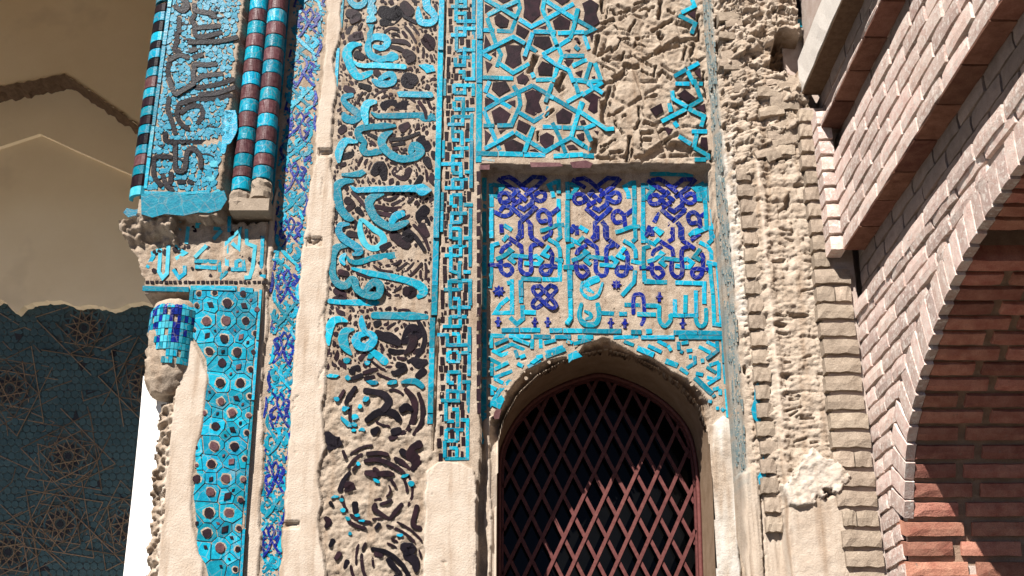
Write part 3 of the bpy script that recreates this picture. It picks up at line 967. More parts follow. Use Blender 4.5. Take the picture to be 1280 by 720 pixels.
# border strips either side of the band
def strip(name, a0, a1, v0, v1, Y, mt, parent, lens=(28, 60), th=0.011):
    for seg in split([((a0 + a1) / 2, v0), ((a0 + a1) / 2, v1)], lens):
        (a, va), (_, vb) = seg
        h = (a1 - a0) / 2
        L_ = [(kcol(a - h, va), va), (kcol(a - h, vb), vb)]
        R_ = [(kcol(a + h, va), va), (kcol(a + h, vb), vb)]
        V, Fc = plate(L_, R_, Y, th)
        mobj(name, V, Fc, mt, parent)
strip('border_strip', 549, 555.5, -8, 394, YT, 'turq', band, (34, 75), 0.012)
strip('border_strip', 547.5, 553.5, 397, 530, YT, 'turq', band, (30, 60), 0.012)
strip('border_strip', 548, 552.5, 590, 628, YT, 'turq', band, (18, 22))
strip('border_strip', 425, 430, -8, 35, YT, 'turq', band, (40, 50))
strip('border_strip', 424.5, 428.5, 60, 118, YT, 'turq', band, (28, 40))

# ------------------------------------------------------------------ square script band
KU = Bag()
kt = []
OCK = []
def ks(oy, txt):
    for q in S(txt):
        P = [(540 + q[0] / 6, oy + q[1] / 6), (540 + q[2] / 6, oy + q[3] / 6)]
        n = max(2, int(math.hypot(P[1][0] - P[0][0], P[1][1] - P[0][1]) / 2))
        OCK.extend([(P[0][0] + (P[1][0] - P[0][0]) * i / n, P[0][1] + (P[1][1] - P[0][1]) * i / n) for i in range(n + 1)])
        kt.append(('square_letter', ribbon(P, YT, R.uniform(0.0085, 0.012), 4.5, False, 0.25), 'turq'))
ks(0, '312 -40 312 290,312 294 312 590,185 -10 185 50,250 -10 250 60,140 48 265 48,185 10 250 10,180 60 180 155,250 80 250 200,180 100 255 100,180 160 325 160,180 212 325 212,140 262 255 262,182 200 182 380,245 200 245 265,182 380 225 376,245 350 245 480,245 375 325 375,200 425 290 430,175 430 175 490,165 490 255 490,240 440 240 490,200 540 250 540,240 530 240 590,245 592 325 592,165 640 320 640,165 630 165 700,165 695 250 695,245 650 245 710,312 645 310 720')
ks(120, '170 22 245 22,165 40 165 95,165 100 215 100,235 30 235 150,250 100 320 100,150 155 290 155,155 155 155 320,230 165 230 215,115 212 240 212,165 265 230 265,225 265 225 370,150 330 205 330,250 330 310 330,165 395 275 390,298 130 295 330,295 335 292 690,225 390 225 450,145 450 235 450,155 450 155 570,70 510 225 510,215 510 215 610,150 575 205 580,245 570 290 570,155 625 270 625,225 625 225 690,155 620 155 690,95 690 235 690')
ks(240, '150 20 225 20,145 20 145 100,150 105 190 105,215 30 215 160,235 95 305 95,135 158 260 158,150 160 150 240,215 165 215 230,140 230 220 225,140 240 140 350,150 350 195 350,210 270 210 400,150 275 210 275,235 345 300 345,150 410 260 405,215 410 215 480,95 475 225 475,140 410 140 600,195 530 225 530,205 530 205 650,145 595 190 605,235 600 290 600,130 665 300 665,130 660 130 720,210 665 210 720,290 120 287 330,287 335 285 560')
ks(350, '130 10 220 10,90 72 215 72,135 10 135 200,215 10 215 72,160 140 210 140,205 140 205 280,130 205 185 205,220 205 290 205,130 275 260 275,135 275 135 350,210 290 210 350,80 348 215 348,115 400 115 500,150 405 205 405,200 405 200 480,40 410 100 410,120 490 280 485,120 540 200 540,120 540 120 610,120 610 210 610,205 550 205 600,220 545 280 545,125 690 215 690,284 10 285 190,280 350 280 540,280 545 276 720')
ks(460, '115 35 215 35,120 40 120 110,125 110 165 110,205 35 205 180,225 105 290 105,110 170 245 180,115 160 115 230,195 190 195 250,65 245 210 245,105 250 105 400,150 310 200 310,110 400 165 400,190 310 190 440,215 390 280 390,105 460 235 465,105 460 105 540,190 470 190 545,95 545 195 545,95 545 95 670,130 600 190 600,185 600 185 670,95 680 265 680,267 390 265 690,272 120 270 340')
DKK = []
for r0, tries in ((3.2, 2500), (2.2, 4000), (1.5, 5000)):
    for k in range(tries):
        v = R.uniform(-6, 575)
        u = kcol(R.uniform(560.5, 592), v)
        if any((q[0] - u) ** 2 + (q[1] - v) ** 2 < (r0 * 0.75 + 2.6) ** 2 for q in OCK if abs(q[1] - v) < 8): continue
        if any(abs(q[0] - u) < (q[2] + r0) * 0.8 + 0.8 and abs(q[1] - v) < (q[3] + r0 * 1.5) + 0.8 for q in DKK): continue
        hh = r0 * R.uniform(1.0, 1.9)
        DKK.append((u, v, r0, hh))
        KU.add(poly([(u - r0 * 0.8, v - hh), (u + r0 * 0.8, v - hh), (u + r0 * 0.75, v + hh), (u - r0 * 0.8, v + hh)], YT, R.uniform(0.003, 0.006), 0.4, 0.4))
kuf = KU.build('square_script_band', 'purple', WALL, kind='stuff')
kuf['label'] = 'narrow upright band of turquoise square lettering'
for nm, vf, mt in kt: mobj(nm, vf[0], vf[1], mt, kuf)
strip('border_strip', 556.8, 560, 98, 120, YT, 'turq', kuf, (20, 40))
strip('border_strip', 556.8, 560, 175, 198, YT, 'turq', kuf, (20, 40))
strip('border_strip', 556.8, 560, 240, 290, YT, 'turq', kuf, (20, 40))

# ------------------------------------------------------------------ star panel
stars = Bag()
SPOLY = []
def spolys(ox, oy, s, txt):
    for ln in txt.split('|'): SPOLY.append(CR(ox, oy, s, ln))
spolys(590, 0, k7, '440 -10,590 -10,575 60,588 130,510 192,440 140,450 70|190 150,230 110,320 170,300 232,240 238,195 200|390 205,490 265,450 340,375 290|540 310,660 310,690 390,620 432,520 380|690 180,760 130,845 180,830 252,710 252|280 385,430 390,415 450,425 540,350 592,280 540,300 470|115 290,170 400,100 422|110 30,180 65,110 110|110 520,175 550,130 632|600 520,690 560,685 650,570 640,560 580|380 660,450 610,490 680,430 722,390 715|700 -8,840 -8,770 42|800 510,872 510,820 572|565 238,640 212,632 250|210 -5,330 -5,270 30|170 462,206 438,206 492|640 70,690 80,650 105|300 80,345 60,355 95|800 300,830 320,790 320|430 480,470 500,445 520')
spolys(590, 100, k7, '180 20,290 10,330 80,230 142,168 80|450 110,520 80,602 120,572 190,602 270,530 312,455 270,470 180|165 270,240 225,330 290,290 372,190 372|400 335,502 390,460 467,380 420|110 150,192 180,110 232|105 420,166 470,110 572|270 540,350 510,440 550,430 612,290 607|580 480,640 445,702 480,690 562,630 592,580 530|718 290,780 240,862 290,840 372,728 372|810 560,870 550,912 592,830 602|890 470,962 450,962 522,920 522|300 190,370 170,370 232|400 -5,490 -5,450 42|490 600,540 588,572 612|230 430,290 425,240 460|700 590,750 560,750 610')
spolys(700, 0, k7, '190 30,260 -8,332 40,310 110,342 190,270 242,198 180,210 110|250 290,282 290,270 352|120 330,172 340,150 372|40 430,92 420,80 452|30 520,112 530,70 572|130 620,192 600,180 662|268 660,302 650,302 692')
spolys(700, 100, k7, '208 150,280 108,352 150,330 200,342 270,290 292,238 250,260 190|168 350,210 340,222 372,180 382|150 480,190 450,212 500,180 522|60 570,110 560,142 592|290 430,332 440,320 472')
spolys(780, 100, k7, '450 130,520 80,612 150,540 192|220 250,320 200,342 270,270 312|610 240,690 200,692 282|660 490,712 490,722 602,650 562|340 400,422 420,380 472')
spolys(780, 0, k7, '540 120,610 90,612 162|600 610,652 580,662 692')
for P in SPOLY:
    if len(P) == 3: stars.add(poly(P, YT, 0.005))
star = stars.build('star_panel', 'purple', WALL, kind='stuff')
star['label'] = 'panel of turquoise star strapwork, its right side lost to bare mortar'
for P in SPOLY:
    if len(P) > 3:
        V, Fc = poly(P, YT, 0.006, inset=0.8)
        mobj('dark_tile', V, Fc, 'purple', star)
for P, wd, mt in STRAPS:
    V, Fc = ribbon(P, YT, R.uniform(0.0085, 0.012), wd, False, 0.35)
    mobj('strap', V, Fc, mt, star)
strip('border_strip', 596.6, 603.6, -8, 203, YT, 'turq', star, (36, 62), 0.013)
strip('border_strip', 888.5, 893.5, 152, 186, YT, 'turq', star, (34, 40), 0.012)
V, Fc = ribbon(S('602 199,640 203,655 204'), YT, 0.004, 3, False)
mobj('border_strip', V, Fc, 'teal_worn', star)
for P in ('712 203,732 200,741 204,738 210,716 210', '662 203,700 203,704 208,664 209', '600 206,612 206,612 212,600 212'):
    V, Fc = poly(S(P), YT, 0.004)
    mobj('dark_tile', V, Fc, 'plum', star)
# clumps of broken mortar round the lost part
# ------------------------------------------------------------------ sunk panel with knotted lettering
KN = []
def kn(ox, oy, s, txt, w, mt, du=0, dv=0, curve=False, nm='letter'):
    for ln in txt.split('|'):
        P = [(q[0] + du, q[1] + dv) + tuple(q[2:]) for q in CR(ox, oy, s, ln)]
        KN.append((nm, P, w, mt, curve))
KNOT = '75 125,250 240|110 125,190 110,240 135,370 240|560 112,480 195,350 290|540 115,430 110,330 190|290 230,215 300|200 300,250 352|280 280,362 342|310 340,220 390|210 410,330 512|280 400,340 432,420 370,422 330|410 390,472 432|450 420,330 530,300 560,300 680,270 722|370 540,402 580,402 680,432 722|610 480,692 420'
LOOPS = '205 305,170 270,110 275,95 330,130 362,190 345,205 305|410 280,440 322,500 350,545 330,552 282,510 255,458 280|602 585,590 490,540 440,490 460,480 510,510 552,560 545'
LOWB = '510 0,512 130,632 215|415 0,415 120,368 150|290 138,410 220,420 292|312 190,230 240,206 290|710 60,700 100,628 150|700 258,720 300,716 420|210 0,215 92'
LOWL = '205 360,210 460,270 512,322 468,290 415,248 410|404 350,404 450,460 502,512 460,506 240,572 198|757 425,640 420,608 460,640 502,690 490,712 448'
LOWT = '110 0,115 120,252 187|282 113,230 167|160 352,240 320,312 270,278 248|350 392,300 350,330 312,482 330|440 390,580 402,612 360,560 320,528 330|692 218,628 300,692 332|680 150,770 200,797 250,800 330|770 162,802 130,792 0|600 68,640 60,760 12,840 8|240 10,322 62|752 352,860 380'
for un, (du, dv) in enumerate(((-187.5, -2.5), (-94, -1.2), (0, 0))):
    kn(800, 210, 8, KNOT, 4.9, 'cobalt', du, dv)
    kn(800, 210, 8, LOOPS, 4.9, 'cobalt', du, dv, True)
    d2, v2 = un * 94.5, un * 1.8
    kn(600, 280, 8, LOWB, 4.7, 'cobalt', d2, v2)
    kn(600, 280, 8, LOWL, 4.9, 'cobalt', d2, v2, True)
    kn(600, 280, 8, LOWT, 4.7, 'turq', d2, v2)
    kn(600, 210, 8, '150 440,240 482,312 450,302 392,240 383,208 420' if un == 0 else '180 560,150 640', 4.7, 'cobalt', d2, v2, True)
    # uprights with hooked heads
    kn(600, 210, 8, '112 150,116 385|112 400,112 700|122 165,230 182,170 262,150 292' if un == 0 else '118 120,122 300|118 310,118 720|140 145,215 182,170 240,150 290', 5.0, 'turq', d2, v2)
    kn(600, 210, 8, '785 112,788 300|788 305,790 700|772 130,690 172,722 232,732 292', 5.0, 'turq', d2, v2)
    kn(600, 280, 8, '190 190,120 212,116 380' if un == 0 else '190 190,124 212,122 330,124 420', 4.8, 'turq', d2, v2)
    kn(600, 280, 8, '80 410,182 410', 4.2, 'cobalt', d2, v2)
kn(600, 280, 8, '800 330,800 558,620 552|615 552,412 548|410 560,412 720|112 385,110 540,96 642|895 460,902 720|935 436,830 430', 5.0, 'turq')
kn(600, 340, 8, '405 80,412 310|425 330,430 470,370 522,300 455|440 402,560 408|565 410,822 422|320 72,322 408,150 412,205 325,285 262|270 110,310 100|895 0,898 250|898 255,905 470,880 512,856 502', 5.0, 'turq')
kn(600, 340, 8, '600 140,745 300,755 345,700 352,548 215,535 150,600 140|700 135,755 150,750 200,590 345,535 345,540 290,700 135', 4.6, 'cobalt', curve=True)
kn(700, 330, 8, '100 65,104 250|104 255,105 540,62 592|750 60,742 180,620 315|842 70,842 165,960 182|500 402,640 405|645 405,805 412|410 490,540 496|590 500,672 500|770 500,960 506|860 416,960 412', 4.8, 'turq')
kn(700, 330, 8, '222 180 3,215 270 4,290 340 4.5,380 310 4.5,428 190 3|372 150 9,290 180 10,255 230 8,335 285 3|212 400 5,192 520 6,250 598 7,350 598 7,392 520 6,376 400 6|250 470 3,300 500 5,305 535 5,262 550 3', 4, 'turq', curve=True)
kn(700, 330, 8, '736 490,736 330,780 300,832 330,842 480,838 560,818 605', 4.6, 'cobalt', curve=True)
kn(800, 330, 8, '42 180,350 186|355 186,640 192,642 400|60 416,190 420|350 490,350 350|452 490,456 310|560 490,560 262|700 -5,712 140,730 300|730 305,742 600,820 612|815 600,790 200,772 -5', 4.8, 'turq')
kn(800, 330, 8, '192 425,197 560,250 622,302 562,300 512|555 530,570 590,612 622,660 580,660 455', 4.8, 'turq', curve=True)
kn(800, 330, 8, '300 512,440 515|445 515,582 512', 4.6, 'turq')
kn(800, 210, 8, '645 160,650 350|652 355,672 700|640 150,545 200,582 232,592 310,622 312|702 152,722 400|722 405,742 700|140 600,212 668|490 672,540 632,642 600', 4.8, 'turq')
kn(800, 210, 8, '190 442 3,168 490 5,142 540 6|90 592 3,110 662 5|600 655,512 722', 4.5, 'cobalt')
kn(800, 210, 8, '100 62 5,250 58 6,400 62 6,530 82 3', 5, 'turq')
fl = []
def star8(u, v, r):
    return [(u + math.cos(math.pi * i / 8) * (r if i % 2 == 0 else r * 0.62), v + math.sin(math.pi * i / 8) * (r if i % 2 == 0 else r * 0.62)) for i in range(16)]
for q in ((623.5, 364, 8), (770.5, 355.5, 6.5)): fl.append((star8(*q), 'cobalt'))
for q in ((622.5, 402), (668.5, 402.5), (684.5, 402.5), (763.5, 403.5), (781, 404), (853.5, 404.5), (824, 371)):
    u, v = q
    fl.append(([(u - 1.6, v - 6), (u + 1.8, v - 6), (u + 1.6, v - 2.4), (u + 4.6, v), (u + 1.8, v + 2), (u + 2.2, v + 6.4), (u - 2, v + 6.4), (u - 1.8, v + 2), (u - 4.6, v), (u - 1.6, v - 2.4)], 'cobalt'))
kn(600, 405, 6, '162 46,292 45|300 45,450 46|520 50,618 48|622 48,768 50|772 52,958 56', 5.4, 'turq', nm='border_strip')
kn(760, 405, 6, '-20 55,100 55|172 60,250 60|282 55,330 55|490 65,670 66|675 66,862 68', 5.4, 'turq', nm='border_strip')
grit = Bag()
for q in range(260):
    u, v = R.uniform(612, 898), R.uniform(232, 410)
    grit.add(poly(blobpts(u, v, R.uniform(0.6, 1.5), 6), YP, R.uniform(0.002, 0.004), inset=0.3))
knot = grit.build('knotted_script_panel', 'mortar', WALL, kind='stuff')
knot['label'] = 'sunk panel of knotted cobalt and turquoise angular lettering above the window'
for nm, P, wd, mt, cv in KN:
    if nm == 'letter' and len(P) < 4 and R.random() < 0.04: continue
    if R.random() < 0.10 and len(P) == 2: P = [P[0], tuple(P[0][i] + (P[1][i] - P[0][i]) * 0.75 for i in (0, 1)) + tuple(P[1][2:])]
    V, Fc = ribbon(P, YP, R.uniform(0.0085, 0.0125), wd * 1.12, cv, 0.3)
    mobj(nm, V, Fc, mt, knot)
for P, mt in fl:
    V, Fc = poly(P, YP, 0.010, jit=0.15)
    mobj('flower_tile', V, Fc, mt, knot)
# dark upright strips on the panel's reveals
rv = Bag()
for v in range(214, 520, 17):
    rv.add(poly([(596, v), (601, v), (601, v + R.uniform(11, 15)), (596, v + R.uniform(11, 15))], Y0, 0.004, 0.5))
rv.build('reveal_tiles', 'purple', WALL, kind='stuff')
for v in range(222, 520, 42):
    V, Fc = ribbon([(605.5, v), (605.2, v + 39)], YP, 0.006, 6.0, False)
    mobj('reveal_strip', V, Fc, 'turq', knot)
for a, b in ((214, 262), (264, 330), (332, 392), (394, 462)):
    ua, ub = 893 + (a - 214) * 0.088, 893 + (b - 214) * 0.088
    V, Fc = ribbon([(ua, a, 5.5), ((ua + ub) / 2, (a + b) / 2, 6.5), (ub, b, 5 if b < 460 else 2)], YP, 0.012, 6, True, 0.6)
    mobj('plum_strip', V, Fc, 'plum', knot)

# ------------------------------------------------------------------ tile spandrels above the window arch
SP = []
def sp(ox, oy, s, txt, w):
    for ln in txt.split('|'): SP.append((CR(ox, oy, s, ln), w))
sp(600, 405, 6, '62 85,210 90|215 90,380 96|400 92,530 95|560 96,680 96|730 98,850 99', 4.6)
sp(600, 405, 6, '36 100,40 250|86 102,86 182|110 155,210 110|250 105,372 152|90 195,160 236,215 216|130 206,240 150,332 196|265 195,282 252|390 110,390 186|456 108,456 182|480 142,572 120|490 216,622 166|490 250,642 190|60 255,150 302|110 342,212 286|86 290,86 390|100 406,242 350|110 410,172 442|280 296,322 316|65 620,150 500,272 375|360 320,455 270|60 460,122 492|90 490,90 532|700 150,832 112|650 126,692 142|300 250,340 232|420 250,470 240', 4.2)
sp(760, 405, 6, '40 98,228 98|250 100,500 100|530 101,862 102', 4.6)
sp(760, 405, 6, '865 120,872 290|874 295,884 450|890 490,902 700', 4.4)
sp(760, 405, 6, '370 125,442 162|450 160,472 202|300 160,402 212|120 130,192 156|526 130,532 192|550 146,602 135|540 200,562 212|590 202,632 195|608 245,628 245|650 240,650 290,590 332|540 330,602 372|680 170,772 216|815 130,822 200,738 262|705 258,712 292|740 130,812 166|740 320,812 366|760 312,832 285|830 290,832 400,750 452|660 370,712 382|740 400,782 412|790 492,832 480|840 490,842 532|790 530,800 545|808 630,830 632|850 630,872 650|770 570,760 590', 4.0)
sp(760, 405, 6, '220 182,342 232|430 275,522 312|650 400,782 522', 5.8)
SPP = [CR(600, 405, 6, '90 590,160 530,186 562,150 642,92 612'), CR(600, 405, 6, '660 230,722 200,768 242,692 270,666 292'),
       CR(600, 405, 6, '50 440,50 560,25 712,8 712,8 490'), CR(600, 405, 6, '372 290,440 235,470 250,400 300')]
bits = Bag()
for q in range(14):
    t = R.random()
    u = 612 + 290 * t
    v = 425 + 6 * R.random() + 90 * abs(2 * t - 1) ** 1.6
    bits.add(poly(blobpts(u, v - R.uniform(0, 14), R.uniform(1, 3), 6), YP, R.uniform(0.004, 0.012), inset=0.5))
spn = bits.build('spandrel_tilework', 'mortar', WALL, kind='stuff')
spn['label'] = 'broken turquoise strapwork spandrel over the window arch'
for P, wd in SP:
    V, Fc = ribbon(P, YP, R.uniform(0.008, 0.0115), wd * 1.15, False, 0.35)
    mobj('strap', V, Fc, 'turq', spn)
for P in SPP:
    V, Fc = poly(P, YP, 0.011)
    mobj('tile_fragment', V, Fc, 'turq', spn)
V, Fc = poly(S('618 515,622 509,627 512,624 524,616 524'), YP, 0.008)
mobj('tile_fragment', V, Fc, 'plum', spn)

# ------------------------------------------------------------------ floral strip
CEN = [(391, -40), (386, 23), (379, 86), (374, 153), (368, 216), (363.5, 285), (359, 352), (355, 430), (350, 508), (343.5, 592), (339, 670), (335, 740)]
BL = ['0 -13 2,-5 -5 2.6,0 5 2.4', '0 -13 2,5 -5 2.6,0 5 2.4', '-7 1 3,-13 5 4,-10 12 3,-6 9 2', '8 -7 3,14 -3 4,9 4 4,13 10 3', '0 5 3,-4 16 2.6,-11 25 2', '0 5 3,8 15 2.4,14 20 3.4',
      '-13 -6 3,-10 -2 3', '12 -14 4,17 -18 3', '-12 14 3,-8 20 2.4', '5 12 3,10 8 2.4', '-6 -8 2.4,-11 -13 3', '7 3 3,10 -1 2']
BLR = ['16 27 2.4,19 36 3.6,16 45 2.4', '15 46 3,19 50 2', '-20 -10 1.6,-19 0 3,-22 10 2.6', '-17 40 2,-19 50 2.4']
TQ = ['-15 21 2,-6 30 4,1 37 4,13 47 2.4', '13 22 2,3 32 4,-4 40 4,-13 48 2', '-15 30 3,-16 38 5,-9 42 4,-7 37 2', '8 25 3,14 30 5,9 37 5,5 33 2', '15 3 2,14 12 4,16 18 3', '-15 -22 2,-8 -16 3,-15 -6 3',
      '-16 8 2,-17 16 4,-14 22 2', '-2 22 3,2 26 4,0 31 2', '9 -22 2,14 -12 3.4', '-4 46 3,2 50 3']
fb = Bag()
fitems = []
for k, (cu, cv) in enumerate(CEN[:-1]):
    nu, nv = CEN[k + 1]
    py = (nv - cv) / 66
    sx = min(1.0, 1.0 - max(0, cv - 200) * 0.0004)
    mir = -1 if (k % 4 == 3) else 1
    for lst, mt in ((BL, 'cobalt'), (BLR, 'cobalt'), (TQ, 'turq')):
        for ln in lst:
            if R.random() < 0.05: continue
            P = []
            for x, y, wd in S(ln):
                t = y / 66
                P.append((cu + (nu - cu) * (t * 66 / (nv - cv)) + (x * mir) * sx + R.uniform(-0.6, 0.6), cv + y * py + R.uniform(-0.6, 0.6), wd * 1.15))
            lo = {0: 358, 1: 0}[0]
            if min(q[0] for q in P) < kcol(363, P[0][1]) + 1: continue
            if P[0][1] > 420 and min(q[0] for q in P) < 326: continue
            fitems.append((ribbon(P, YT, R.uniform(0.006, 0.009), n=3), mt))
for q in range(1500):
    v = R.uniform(-5, 724)
    k = max(i for i in range(len(CEN) - 1) if CEN[i][1] <= v)
    t = (v - CEN[k][1]) / (CEN[k + 1][1] - CEN[k][1])
    u = CEN[k][0] + (CEN[k + 1][0] - CEN[k][0]) * t + R.uniform(-20, 20) * (1 - max(0, v - 200) * 0.0005)
    if u < kcol(365, v): continue
    if v > 420 and u < 328: continue
    fb.add(poly(blobpts(u, v, R.uniform(0.8, 1.7), 6, R.uniform(1, 2), R.uniform(0, 3)), YT, R.uniform(0.003, 0.005), inset=0.4))
flo = fb.build('floral_strip', 'turq_deep', WALL, kind='stuff')
flo['label'] = 'slender strip of cobalt palmettes and turquoise tendrils beside bare plaster'
for vf, mt in fitems: mobj('petal' if mt == 'cobalt' else 'tendril', vf[0], vf[1], mt, flo)
strip('border_strip', 358.6, 362.6, -8, 296, YT, 'turq', flo, (40, 70), 0.010)
# ------------------------------------------------------------------ corner pilaster
PIL = empty('corner_pilaster', (-1.3, 4.45, 0), 'tiled corner pilaster with script block above pentagon strapwork', 'pilaster')
YB, YL = 4.40, 4.47                     # face of the projecting block, of the shaft below
res = 0.005
xs = np.arange(-1.66, -1.0, res)
zs = np.arange(CZ + 0.60, CZ + 3.36, res)
Xg, Zg = np.meshgrid(xs, zs)
U, Vv = proj(Xg, YB, Zg)
U2, V2 = proj(Xg, YL, Zg)
rough = fbm(Xg * 38, Zg * 38, 21, 4)
big = fbm(Xg * 10, Zg * 10, 22, 3)
c1, c2, cid = cells(Xg * 30, Zg * 30, 23)
blk = Vv < 268 + 6 * big + 5 * rough
Yb = YB + 0.010 + 0.0015 * rough
# right flank of the block runs back to the colonnettes
rk = np.array([0.0])
edge = 283 + (0 - Vv) * -0.0
edge = 318 - Vv * 0.125 - 14
Yb = Yb + np.clip((U - edge) / 12, 0, 1) * 0.10 + (U > edge) * (0.012 * rough) + (U > edge + 12) * 0.07
Yl = YL + 0.010 + 0.002 * rough
# broken transition
tr = sstep(266, 302, Vv + 8 * big)
Yt = YB + 0.016 + tr * 0.06 + 0.030 * (c1 - 0.35) + 0.014 * rough
attr = {k: np.zeros(Xg.shape) for k in ('plaster', 'white', 'brown', 'tealdust')}
Yg = np.where(blk, Yb, np.where((V2 < 306 + 10 * big) & (U2 < 226 + 18 * big), Yt, Yl))
kuf_rough = (V2 > 268) & (V2 < 350)
Yg = np.where(~blk & kuf_rough, Yg + 0.004 * rough + 0.004 * big, Yg)
# plaster skin
pls = XZ(S('238 425,246 440,258 470,250 540,240 590,238 640,246 690,252 700,250 740,190 740,204 600,216 500,222 440'), YL)
s = soft(Xg + 0.01 * big, Zg + 0.01 * rough, pls, 0.008)
Yg = Yg * (1 - s) + s * (YL - 0.001 + 0.003 * big)
attr['plaster'] = np.maximum(attr['plaster'], s)
# broken left arris
edgeu = np.interp(V2, [480, 520, 560, 600, 640, 680, 720, 760], [219, 215, 211, 207, 203, 199, 196, 193]) + 5 * big
rl = (V2 > 470) & (U2 < edgeu)
Yg = np.where(rl, YL + 0.012 + 0.035 * np.clip((edgeu - U2) / 22, 0, 2) + 0.05 * (c1 - 0.4) + 0.03 * rough, Yg)
# socket behind the broken column stub
sock = inpoly(U2, V2, S('172 367,238 364,235 420,222 480,216 500,170 500'))
Yg = np.where(sock, 4.62, Yg)
left = np.interp(Vv, [-20, 0, 268, 275, 290], [193, 190, 155, 153, 150])
left2 = np.interp(V2, [262, 290, 320, 350, 366, 368, 490, 500, 560, 640, 720, 760], [150, 152, 168, 179, 180, 180, 180, 196, 190, 184, 178, 176])
keep = np.where(blk, U > 206 - Vv * 0.134, U2 > left2 + 4 * rough)
right = np.interp(V2, [0, 240, 300, 357, 420, 520, 720, 760], [352, 338, 332, 329, 324, 313, 304, 302])
Yg = np.where(~blk & (U2 > right), 4.53, Yg)
Yg = np.where(blk & (U > edge + 14), np.maximum(Yg, 4.56), Yg)
field('masonry', Xg, Yg, Zg, keep, 'mortar', PIL, attr, False)
b = Bag()
b.box((-1.40, 4.63, 0), (-1.0, 6.9, CZ + 3.4))
b.box((-1.56, 4.60, CZ + 1.98), (-1.0, 6.9, CZ + 3.4))
b.box((-1.40, 4.50, 0), (-1.06, 4.63, CZ + 0.62))
b.box((-1.62, 4.42, CZ + 3.34), (-1.0, 6.9, CZ + 5.2))
b.build('pilaster_body', 'mortar', PIL)
# white repaired strip behind the broken arris
WP = [(179, 470), (175, 520), (165, 620), (154, 720), (150, 760)], [(240, 470), (240, 520), (235, 620), (228, 720), (226, 760)]
V, Fc = plate(WP[0], WP[1], 4.60, 0.02)
wp = mobj('white_plaster_strip', V, Fc, 'white_plaster', PIL)

# script panel on the block: dark letters over small turquoise leaves
DS = []
def ds(ox, oy, s, txt):
    for ln in txt.split('|'): DS.append(CR(ox, oy, s, ln))
ds(180, 0, k7, '270 60,330 92,372 62,360 8|430 40,442 92,560 112,602 142|300 160,302 272|432 132,404 172,432 210,440 300,520 312,652 280|440 240,560 232,642 220|390 362,560 356,662 350,792 320|280 290,282 350,262 420,302 442|218 510,300 472,372 492|214 540,208 640,242 722|432 592,430 552,520 556,612 550|420 602,432 690,502 652,662 632|400 432,440 420|430 490,492 470|320 92,350 30,330 -10')
ds(160, 90, k7, '352 60,402 182,462 160,562 100|565 20,562 100,602 132,782 102,900 62|620 192,762 182,902 132|442 272,562 232,702 232,882 202|352 232,338 320,370 402,402 522|430 290,420 382,462 452,512 482|460 342,540 292,622 300,642 372,600 432|320 530,330 592,480 602,702 596,802 572,862 530|402 622,406 722|512 692,562 650,612 712')
ds(150, 180, k7, '470 -5,470 130,482 222,552 220,572 80,612 40,682 92,692 192|290 152,312 108,432 110|290 172,290 272,352 352|370 270,392 342,442 392|442 252,430 332|505 325,545 325|590 320,610 330')
POCC = []
for P in DS: POCC.extend(catmull([q[:2] for q in P], 5))
leaf = Bag()
tryn = 0
done = []
for r0, tries in ((3.4, 1500), (2.5, 5000), (1.8, 8000), (1.2, 8000)):
    for k in range(tries):
        v = R.uniform(-6, 236)
        u = R.uniform(216, 300) - v * 0.125
        if u > 299 - v * 0.125: continue
        r = r0 * R.uniform(0.85, 1.1)
        if any((q[0] - u) ** 2 + (q[1] - v) ** 2 < (r * 0.8 + 3.2) ** 2 for q in POCC if abs(q[0] - u) < 9): continue
        if any((q[0] - u) ** 2 + (q[1] - v) ** 2 < (r + q[2] + 0.2) ** 2 for q in done if abs(q[0] - u) < 10): continue
        done.append((u, v, r))
        leaf.add(poly(blobpts(u, v, r * 1.14, 9, R.uniform(1.0, 1.3), R.uniform(0, 3), 0.34), YB + 0.010, R.uniform(0.005, 0.008), inset=0.5))
pan = leaf.build('script_panel', 'turq_deep', PIL, kind='stuff')
pan['label'] = 'block of dark looping script strewn with small turquoise leaves'
for k in range(22):
    v, u = R.uniform(0, 228), 0
    u = R.uniform(218, 296) - v * 0.125
    a = R.uniform(-0.5, 0.3)
    L = R.uniform(7, 22)
    P = [(u, v, 1.4), (u + L * 0.5 * math.cos(a), v + L * 0.5 * math.sin(a) + R.uniform(-3, 3), 2.6), (u + L * math.cos(a), v + L * math.sin(a), 1.2)]
    if P[-1][0] > 300 - v * 0.125: continue
    V, Fc = ribbon(P, YB + 0.010, 0.0125, n=4)
    mobj('fine_stroke', V, Fc, 'black', pan)
for P in DS:
    V, Fc = ribbon([(q[0], q[1], 6.2) for q in P], YB + 0.010, R.uniform(0.013, 0.016), 5.4, True, 0.3)
    mobj('letter', V, Fc, 'black', pan)
for va, vb in ((-8, 9), (10, 56), (57, 104), (105, 157), (158, 196), (197, 236)):
    P = [(212.5 - va * 0.134, va), (212.5 - vb * 0.134 + 0.05, vb - 0.6)]
    V, Fc = ribbon(P, YB + 0.008, 0.013, 5.0, False, 0.15)
    mobj('border_strip', V, Fc, 'turq', pan)
V, Fc = poly(S('176 243,210 239,235 244,262 241,280 238,284 250,276 262,262 266,248 266,230 270,205 268,190 272,177 268'), YB + 0.008, 0.012, 0.4, 1.0)
mobj('base_slab', V, Fc, 'turq', pan)
V, Fc = ribbon(S('180 240.5,225 242,262 239'), YB + 0.004, 0.014, 4.0, False)
mobj('border_strip', V, Fc, 'turq', pan)
V, Fc = ribbon(S('279 190 6,287 140 12,290 160 14,284 176 10'), YB + 0.010, 0.010, 10, True)
mobj('tile_fragment', V, Fc, 'turq', pan)
